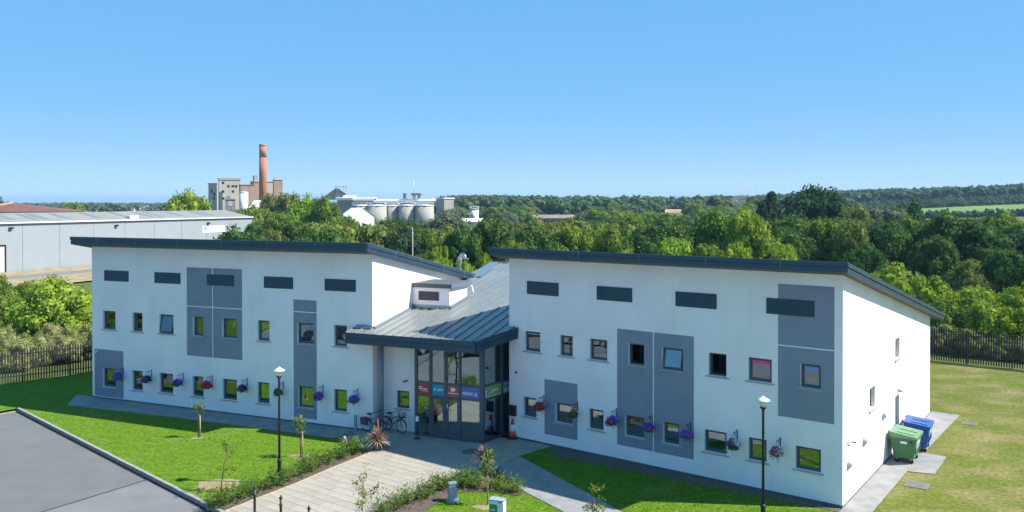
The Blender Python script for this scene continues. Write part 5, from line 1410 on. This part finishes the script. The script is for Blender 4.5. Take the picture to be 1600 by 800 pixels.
for k in range(1500):
    px = R.uniform(690, 1660); D = R.uniform(470, 1500) if px < 1310 else R.uniform(740, 1600)
    if in_field(px, D) or (1026 < px < 1074 and D < 800): continue
    w = R.choice((R.uniform(8, 14), R.uniform(12, 22), R.uniform(20, 28))); pts.append((*at(px, D), w, min(w * R.uniform(.5, .7) + 2.0, 13.5)))
far_wood("distant_wood", pts, "leaf_far")
pts = []
for b0 in (462, 625, 638, 715, 728):                     # hedges between the fields
    for px in np.arange(1315 if b0 > 600 else 1420, 1660, 4): pts.append((*at(px + R.uniform(-2, 2), b0 + R.uniform(-5, 5)), R.uniform(5, 9), R.uniform(2.5, 5.5)))
far_wood("field_hedges", pts, "leaf_far")
pts = [(*at(R.uniform(-40, 700), R.uniform(700, 3300)), R.uniform(12, 24), R.uniform(7, 12)) for k in range(700)]
far_wood("coastal_wood", pts, "leaf_far")
for k, (a, b) in enumerate(FIELDS):
    m = MB(); n = 10
    for i in range(n):
        for j in range(4):
            q = []
            for ii, jj in ((i, j), (i + 1, j), (i + 1, j + 1), (i, j + 1)):
                x, y = at(a[0] + (a[1] - a[0]) * ii / n, b[0] + (b[1] - b[0]) * jj / 4); q.append((x, y, T(x, y) + .35))
            m.face(q)
    struct("field", m, "field_stubble" if k == 4 else "field_green")

# ------------------------------------------------------------------ warehouse at the left
WA, WB = Vector((-84.0 - .433 * 14, 134 - .901 * 14)), Vector((-59.0, 186.0))
wd = (WB - WA); WLn = wd.length; wd.normalize(); wa = atan2(wd.y, wd.x)
wh = thing("warehouse", "long grey metal clad warehouse with rooflights at the left", "warehouse", (WA.x, WA.y, 0), wa)
WH, WR_, WDp = 8.15, 9.6, 8.2
bay = 6.7; nb_ = int(WLn / bay) + 1
start = WLn - nb_ * bay
for k in range(nb_):
    a, b = max(start + k * bay, 0), start + (k + 1) * bay
    obj("wall_panel", MB().box(a + .03, b - .03, 0, .2, -.3, WH), "cladding", wh)
m = MB(); m.box(0, WLn, .05, .15, -.3, WH - .05); obj("joint_backing", m, "flashing_metal", wh)
m = MB(); m.face([(WLn, 0, -.3), (WLn, 2 * WDp, -.3), (WLn, 2 * WDp, WH), (WLn, WDp, WR_), (WLn, 0, WH)]); m.face([(0, 0, -.3), (0, 2 * WDp, -.3), (0, 2 * WDp, WH), (0, WDp, WR_), (0, 0, WH)][::-1]); m.box(0, WLn, 2 * WDp - .2, 2 * WDp, -.3, WH)
obj("gable_wall", m, "cladding", wh)
m = MB(); m.face([(-.2, -.25, WH - .03), (WLn + .1, -.25, WH - .03), (WLn + .1, WDp, WR_), (-.2, WDp, WR_)]); m.face([(-.2, WDp, WR_), (WLn + .1, WDp, WR_), (WLn + .1, 2 * WDp + .25, WH - .03), (-.2, 2 * WDp + .25, WH - .03)])
rf_ = obj("roof", m, "shed_roof", wh)
obj("eaves_gutter", MB().box(-.2, WLn + .1, -.38, -.26, WH - .2, WH + .02), "works_white", rf_)
def wpx(px):                                               # distance along the front for an image column
    k = (px - 800) / FOC; return (k * WA.y - WA.x) / (wd.x - k * wd.y)
for px in (27, 45, 81, 98, 132, 180, 225, 262, 277, 311, 346, 359):
    a = wpx(px - 12); s_ = (WR_ - WH) / WDp
    obj("rooflight", MB().box(a - .55, a + .55, 2.0, 7.2, .02, .08, fn=lambda x, y, z: (x, y, z + WH - .03 + s_ * y)), "rooflight", rf_)
obj("roof_hatch", MB().box(wpx(212) - 1.0, wpx(212) + .9, .3, 1.6, WH + .1, WH + .75), "works_white", rf_)
for px, z in ((16, 7.2), (181, 7.1), (325, 7.0)): obj("wall_light", MB().box(wpx(px) - .3, wpx(px) + .3, -.4, -.01, z - .15, z + .15), "black_paint", wh)
b0_ = wpx(316); b1_ = wpx(351); 
bn = obj("banner", MB().box(b0_, b1_, -.05, -.01, 5.0, 6.4), "sign_white", wh)
m = MB(); bw = b1_ - b0_
def bq(pts, mi): m.face([(b0_ + x * bw, -.06, 5.0 + z * 1.4) for x, z in pts], mi)
bq([(.05, .72), (.09, .86), (.15, .84), (.2, .66), (.185, .5), (.17, .22), (.145, .22), (.13, .55), (.07, .6)], 0)
bq([(.80, .55), (.84, .78), (.88, .74), (.93, .72), (.89, .55), (.86, .5)], 1)
for i in range(12):
    x = .32 + i * .033
    if i in (4,): continue
    bq([(x, .82), (x + .024, .82), (x + .024, .93 if i % 3 else .95), (x, .93)], 2)
obj("banner_print", m, ["emblem_green", "emblem_orange", "sign_grey_print"], bn)
dp = MB(); d0 = wpx(-30); d1 = wpx(6); dp.box(d0, d1, -.06, -.01, 0, 4.2); obj("loading_door", dp, "works_white", wh)
dp = MB(); dp.box(d1, d1 + .3, -.1, -.01, 0, 4.5); dp.box(d0, d1, -.1, -.01, 4.201, 4.5); obj("door_frame", dp, "black_paint", wh)
bk = Vector((wd.y, -wd.x))
yb = [WA + bk * .3, WB + bk * .3, WB + bk * 26, WA + bk * 26]
sheet("dry_verge", [(p.x, p.y) for p in yb], -0.02, "dry_grass")
yr = [WA + bk * 8, WB + bk * 8, WB + bk * 13, WA + bk * 13]
sheet("service_road", [(p.x, p.y) for p in yr], -0.012, "asphalt_pale")

# ------------------------------------------------------------------ works in the distance
def block(name, label, px0, split, px1, pyt, D, mats, ang=30, roof_h=0.8, extras=None, cat="industrial building", front_first=False):
    """box turned so that its left face (px0..split) and right face (split..px1) both show"""
    a = radians(ang); w = (px1 - split) / FOC * D / cos(a); d = max((split - px0) / FOC * D / sin(a), 1.0)
    x, y = at(split, D); z0 = T(x, y) - 1.0; h = zpx(pyt, D)
    t = thing(name, label, cat, (x, y, 0), a)
    obj("wall", MB().box(0, w, 0, d, z0, h), mats[0], t)
    obj("roof", MB().box(-.3, w + .3, -.3, d + .3, h + .002, h + roof_h), mats[1], t)
    if extras: extras(t, w, d, h)
    return t
def wins(t, w, d, h, spots, s=1.0):
    for fx, fz in spots: obj("window", MB().box(w * fx - s, w * fx + s, -.08, -.01, h * fz - s, h * fz + s), "black_paint", t)
DW = 500
block("tower_block", "tall grey concrete tower block with small windows left of the brick chimney", 338, 342, 371, 281, DW, ("pale_block", "grey_block"), 25, 1.2, lambda t, w, d, h: wins(t, w, d, h, ((.2, .93), (.2, .72), (.2, .55), (.45, .85), (.65, .85), (.8, .85), (.66, .72)), .7))
block("tower_block", "lower shaded grey wing at the left of the concrete tower block", 322, 339, 342, 287, DW + 12, ("grey_block", "grey_block"), 60, .5, lambda t, w, d, h: [obj("window", MB().box(-.1, -.01, d * f - .8, d * f + .8, h * g - 1, h * g + 1), "black_paint", t) for f, g in ((.3, .72), (.6, .8), (.35, .6))])
block("brick_mill", "red brick works building between the tower block and the chimney", 368, 376, 395, 289, DW - 10, ("red_brick", "red_brick"), 25, .4)
block("brick_mill", "taller stepped brick works building left of the chimney", 384, 397, 405, 284, DW + 10, ("red_brick", "grey_block"), 30, .4, lambda t, w, d, h: obj("roof_house", MB().box(w * .1, w * .7, 1, 5, h, h + 4), "grey_block", t))
block("brick_mill", "brick works building right of the chimney with a broken top", 424, 428, 440, 281, DW, ("red_brick", "pale_block"), 25, .4, lambda t, w, d, h: obj("roof_house", MB().box(w * .2, w * .7, 1, 4, h, h + 1.6), "pale_block", t))
block("brick_mill", "pale rendered works building right behind the chimney", 412, 416, 426, 284, DW + 14, ("pale_block", "pale_block"), 25, .4)
x, y = at(411, DW - 4)
t = thing("brick_chimney", "tall round red brick chimney of the works", "chimney", (x, y, 0)); rc = 11.5 / 2 / FOC * DW
ht = zpx(226, DW)
obj("shaft", MB().lathe([(rc * 1.12, -1), (rc * .98, ht * .6), (rc * .95, ht - 8.0)], 24), "chimney_brick", t); obj("upper_shaft", MB().lathe([(rc * .952, ht - 7.98), (rc * .94, ht - 1.2)], 24), "chimney_pale", t); obj("rim", MB().lathe([(rc * .99, ht - 1.18), (rc * .99, ht)], 24), "red_brick", t)
def cyl(name, label, px, wpx_, pyt, D, mat, topmat=None, cat="silo", group=None, rail=True):
    x, y = at(px, D); r = wpx_ / 2 / FOC * D; h = zpx(pyt, D)
    t = thing(name, label, cat, (x, y, 0), 0, group)
    obj("shell", MB().lathe([(r, -1), (r, h)], 28), mat, t); obj("top_slab", MB().lathe([(r + .12, h + .002), (r + .12, h + .35), (r * .3, h + .6)], 28), topmat or mat, t)
    if rail:
        m = MB()
        for a in np.linspace(0, 2 * pi, 15)[:-1]: m.tube([(r * cos(a), r * sin(a), h + .3), (r * cos(a), r * sin(a), h + 1.3)], .05, 4)
        m.tube([(r * cos(a), r * sin(a), h + 1.3) for a in np.linspace(0, 2 * pi, 25)], .05, 4, cap=False); obj("railing", m, "works_white", t)
cyl("storage_tank", "white cylindrical tank in front of the brick works building", 381, 13, 301, DW - 60, "works_white", "works_white", "tank", rail=False)
block("works_shed", "low dark machinery shed between the tower block and the white tank", 349, 352, 366, 312, DW - 50, ("works_grey", "works_grey"), 20, .6, lambda t, w, d, h: [obj("hopper", MB().box(w * .1, w * .5, 0, 3, h + .6, h + 2.0), "works_grey", t), obj("opening", MB().box(w * .3, w * .7, -.1, -.01, h - 3.4, h - .8), "pale_block", t)])
def gable(name, label, px0, px1, pye, pyr, D, wall, roofm, cat="shed", depth=14, ang=0, rh=None):
    x, y = at(px0, D); w = (px1 - px0) / FOC * D; he = zpx(pye, D); hr = zpx(pyr, D)
    t = thing(name, label, cat, (x, y, 0), ang); zg = T(x, y) - 1
    m = MB().box(0, w, 0, depth, zg, he); m.face([(w, 0, he), (w, depth, he), (w, depth / 2, hr)]); m.face([(0, 0, he), (0, depth, he), (0, depth / 2, hr)][::-1]); obj("wall", m, wall, t)
    m = MB()
    for s in (0, 1):
        a = (-.4 if s == 0 else depth + .4); zz = he - .15
        P = [(-.3, a, zz), (w + .3, a, zz), (w + .3, depth / 2, hr + .05), (-.3, depth / 2, hr + .05)]
        m.face(P if s == 0 else P[::-1]); m.face([(p[0], p[1], p[2] - .15) for p in (P[::-1] if s == 0 else P)])
    obj("roof", m, roofm, t); return t
gable("works_shed", "white roofed shed of the works behind the bare tree", 386, 472, 330, 313, 360, "works_grey", "works_white", depth=22)
# conveyor house and silos
DS = 330
t = thing("conveyor_works", "long white roofed conveyor house on top of the silos", "industrial building", (*at(524, DS + 6), 0))
def cw(nm, px0, px1, py0, py1, mat, y0=0, y1=6):
    ox = at(524, DS + 6)[0]; a = (px0 - 800) / FOC * (DS + 6) - ox; b = (px1 - 800) / FOC * (DS + 6) - ox
    sl = (lambda x, y, z: (x, y, z - max(0, 2 - y) * .28)) if nm == "gallery_roof" else None
    return obj(nm, MB().box(a, b, y0, y1, zpx(py1, DS + 6), zpx(py0, DS + 6), fn=sl), mat, t)
w0 = cw("gallery_wall", 528, 584, 310, 332, "silo_concrete"); cw("gallery_wall", 584, 640, 314, 326, "works_grey", 1, 6); cw("gallery_roof", 525, 552, 305.5, 308.8, "works_white", -1, 7); cw("gallery_wall", 527, 551, 308.9, 315, "pale_block", -.5, 6.5); cw("gallery_roof", 552.5, 584, 308.5, 311.5, "works_white", -1, 7)
cw("gallery_roof", 584.5, 672, 311, 314, "works_white", -1, 7); cw("end_wall", 648, 673, 314, 322, "works_white", -1.5, 0); cw("gallery_roof", 673, 706, 310, 313, "works_white", -2, 7)
cw("hopper_house", 630, 634, 302, 311, "works_grey"); cw("plant_deck", 642, 658, 302, 305, "works_grey"); cw("plant_leg", 644, 648, 305.2, 311, "pale_block", 1, 3); cw("plant_leg", 652, 656, 305.2, 311, "works_grey", 1, 3)
ox = at(524, DS + 6)[0]
def cx(px): return (px - 800) / FOC * (DS + 6) - ox
obj("mast", MB().tube([(cx(646), 2, zpx(302, DS)), (cx(646), 2, zpx(282, DS))], .14, 6), "works_white", t)
hs = MB(); hs.face([(cx(500), 0, zpx(312, DS)), (cx(524), 0, zpx(312, DS)), (cx(540), 0, zpx(302, DS)), (cx(528), 0, zpx(294, DS)), (cx(524), 0, zpx(294, DS))]); hs.face([(cx(500), 3, zpx(312, DS)), (cx(524), 3, zpx(312, DS)), (cx(540), 3, zpx(302, DS)), (cx(528), 3, zpx(294, DS)), (cx(524), 3, zpx(294, DS))][::-1])
hs.face([(cx(500), 0, zpx(312, DS)), (cx(524), 0, zpx(294, DS)), (cx(524), 3, zpx(294, DS)), (cx(500), 3, zpx(312, DS))]); hs.face([(cx(528), 0, zpx(294, DS)), (cx(540), 0, zpx(302, DS)), (cx(540), 3, zpx(302, DS)), (cx(528), 3, zpx(294, DS))]); hs.face([(cx(524), 0, zpx(294, DS)), (cx(528), 0, zpx(294, DS)), (cx(528), 3, zpx(294, DS)), (cx(524), 3, zpx(294, DS))])
obj("head_house", hs, "works_grey", t)
m = MB()
for a, b in ((524, 531), (537, 541)): m.box(cx(a), cx(a) + .2, 0, .2, zpx(303, DS), zpx(291, DS)); m.box(cx(b), cx(b) + .2, 0, .2, zpx(303, DS), zpx(291, DS))
m.box(cx(524), cx(543), 0, .5, zpx(292, DS), zpx(291, DS)); obj("head_frame", m, "works_white", t)
m = MB()
for a in range(602, 624, 4): m.tube([(cx(a), -1, zpx(322, DS)), (cx(a + 2), -1, zpx(317, DS)), (cx(a + 4), -1, zpx(322, DS))], .12, 4)
obj("truss", m, "works_white", t)
for k, (px, w, D_, lab) in enumerate(((565, 30, DS - 6, "leftmost round concrete silo of the works"), (589, 30, DS - 9, "second round concrete silo from the left"), (613, 22, DS - 6, "narrow third concrete silo in the row"), (636, 26, DS - 8, "fourth concrete silo in the row"), (663, 30, DS - 8, "rightmost round concrete silo, before the square end building"))):
    cyl("concrete_silo", lab, px, w, 322 if k != 2 else 322.6, D_, "silo_concrete", "works_white", "silo", "concrete silos of the works")
tt_ = block("works_shed", "square grey end building right of the silos with white doors", 680, 694, 708, 311, DS, ("silo_concrete", "works_white"), 42, .5, lambda t, w, d, h: obj("white_door", MB().box(w * .1, w * .7, -.1, -.01, -1, h * .52), "works_white", t))
gable("works_shed", "white gabled shed left of the silos behind the trees", 532, 556, 338, 325, DS - 22, "works_white", "works_white", depth=12, ang=-.6)
cyl("storage_tank", "small pale tank on its own right of the works", 741, 14, 328, DS, "works_white", "silo_concrete", "tank")
t = thing("pipe_bridge", "thin brown pipe bridge between the works and the small tank", "pipe bridge", (*at(708, DS), 0)); obj("deck", MB().box(0, (736 - 708) / FOC * DS, 0, .8, zpx(331, DS), zpx(329.6, DS)), "red_brick", t)
o = MB()
for f in (.3, .7): o.box((736 - 708) / FOC * DS * f, (736 - 708) / FOC * DS * f + .3, .2, .6, -1, zpx(331.2, DS))
obj("support", o, "works_grey", t)
gable("works_shed", "low white shed under the small tank", 720, 752, 346, 342, 250, "works_white", "works_white", depth=10)
# thin pole among the trees
t = thing("utility_pole", "thin pale pole standing in front of the trees above the left roof", "pole", (*at(644.5, 100), 0)); obj("shaft", MB().lathe([(.085, -.3), (.06, zpx(356, 100))], 10), "pale_bark", t); obj("bracket", MB().box(-.3, .3, -.05, .05, zpx(360, 100), zpx(359.4, 100)), "works_grey", t)
# red roof at the far left and other far buildings
x, y = at(34, 200); t = thing("tiled_house", "house with a red hipped tile roof at the far left behind the warehouse", "house", (x, y, 0), .2)
wz = zpx(330, 200); rz2 = zpx(317, 200); hw = 11
obj("wall", MB().box(-hw, hw, -4, 10, -.5, wz), "house_wall", t)
m = MB(); q = [(-hw - 1, -5, wz), (hw + 1, -5, wz), (hw + 1, 11, wz), (-hw - 1, 11, wz)]; r0, r1 = (-3.2, 3, rz2), (-2.4, 3, rz2)
m.face([q[0], q[1], r1, r0]); m.face([q[1], q[2], r1]); m.face([q[2], q[3], r0, r1]); m.face([q[3], q[0], r0]); obj("roof", m, "clay_roof", t)
obj("ridge", MB().tube([q[0], r0], .35, 6), "ridge_tile", t)
for k, (a, b) in enumerate(((828, 850), (851, 872), (873, 905))):
    gable("farm_shed", ("left", "middle", "longest right")[k] + " bay of the low brown roofed sheds before the far wood", a, b, 341, 336.5, 420 + k, "brown_roof", "brown_roof", depth=20, ang=.02)
gable("far_house", "white house low among the far trees, left of the smoke", 1072, 1088, 349, 347, 300, "house_wall", "brown_roof", "house", depth=6)
for px, pyt, D_, w in ((985, 309, 1250, 16), (998, 308.5, 1260, 8), (960, 309.5, 1240, 8)):
    gable("far_house", ("wide white building on the far wooded ridge", "small white building right of the wide one on the far ridge", "small white building left of the wide one on the far ridge")[(985, 998, 960).index(px)], px - w / 2, px + w / 2, pyt + 1.5, pyt, D_, "house_wall", "slate", "building", depth=10)
for k in range(22):
    px = R.uniform(125, 285); D_ = R.uniform(700, 1900); h = R.uniform(5, 7); x, y = at(px, D_)
    t = thing("town_house", "tiny pale house of the town near the sea", "house", (x, y, T(x, y)), R.uniform(-.6, .6), "houses of the far town"); w = R.uniform(7, 14)
    m = MB().box(-w / 2, w / 2, -4, 4, 0, h * .7); m.face([(w / 2, -4, h * .7), (w / 2, 4, h * .7), (w / 2, 0, h)]); m.face([(-w / 2, -4, h * .7), (-w / 2, 0, h), (-w / 2, 4, h * .7)]); obj("wall", m, "house_wall", t)
    m = MB(); m.face([(-w / 2, -4.3, h * .68), (w / 2, -4.3, h * .68), (w / 2, 0, h + .1), (-w / 2, 0, h + .1)]); m.face([(-w / 2, 0, h + .1), (w / 2, 0, h + .1), (w / 2, 4.3, h * .68), (-w / 2, 4.3, h * .68)]); obj("roof", m, R.choice(("slate", "clay_roof", "brown_roof")), t)
# a crane far off behind the warehouse
t = thing("crane", "dark crane jib leaning left, far behind the warehouse tree", "crane", (*at(287, 900), 0)); obj("jib", MB().tube([(0, 0, zpx(314, 900)), (at(275, 900)[0] - at(287, 900)[0], 0, zpx(297, 900))], .7, 6), "works_grey", t); obj("tower", MB().box(-.8, .8, -.8, .8, -.5, zpx(314, 900)), "works_grey", t)

# ------------------------------------------------------------------ smoke and haze
def volume(name, mb, density, col, noise=False, loc=(0, 0, 0)):
    m = bpy.data.materials.new(name); m.use_nodes = True; nt = m.node_tree; nt.nodes.clear()
    out = nt.nodes.new("ShaderNodeOutputMaterial"); pv = nt.nodes.new("ShaderNodeVolumePrincipled")
    pv.inputs["Color"].default_value = (*col, 1); pv.inputs["Density"].default_value = density
    nt.links.new(pv.outputs[0], out.inputs["Volume"]); MATS[name] = m
    o = obj(name, mb, name, None, loc); o["kind"] = "stuff"; return o
hz = MB().box(-11600, 11600, -11600, 11900, -24, 62)
volume("haze", hz, 0.00014, (0.42, 0.68, 1.0))

m = MB()
def ball(c, r):
    m.lathe([(r * sin(t), c[2] - r * 1.2 * cos(t)) for t in np.linspace(.05, pi - .05, 9)], 12, (c[0], c[1]))
x, y = at(1148, 330)
for dx, z, r in ((0, 8, 1.6), (1.0, 11, 2.4), (2.4, 14, 3.2), (4.6, 16.5, 3.4)): ball((dx, 0, z), r)
volume("smoke", m, 0.05, (0.8, 0.82, 0.86), loc=(x, y, 0))
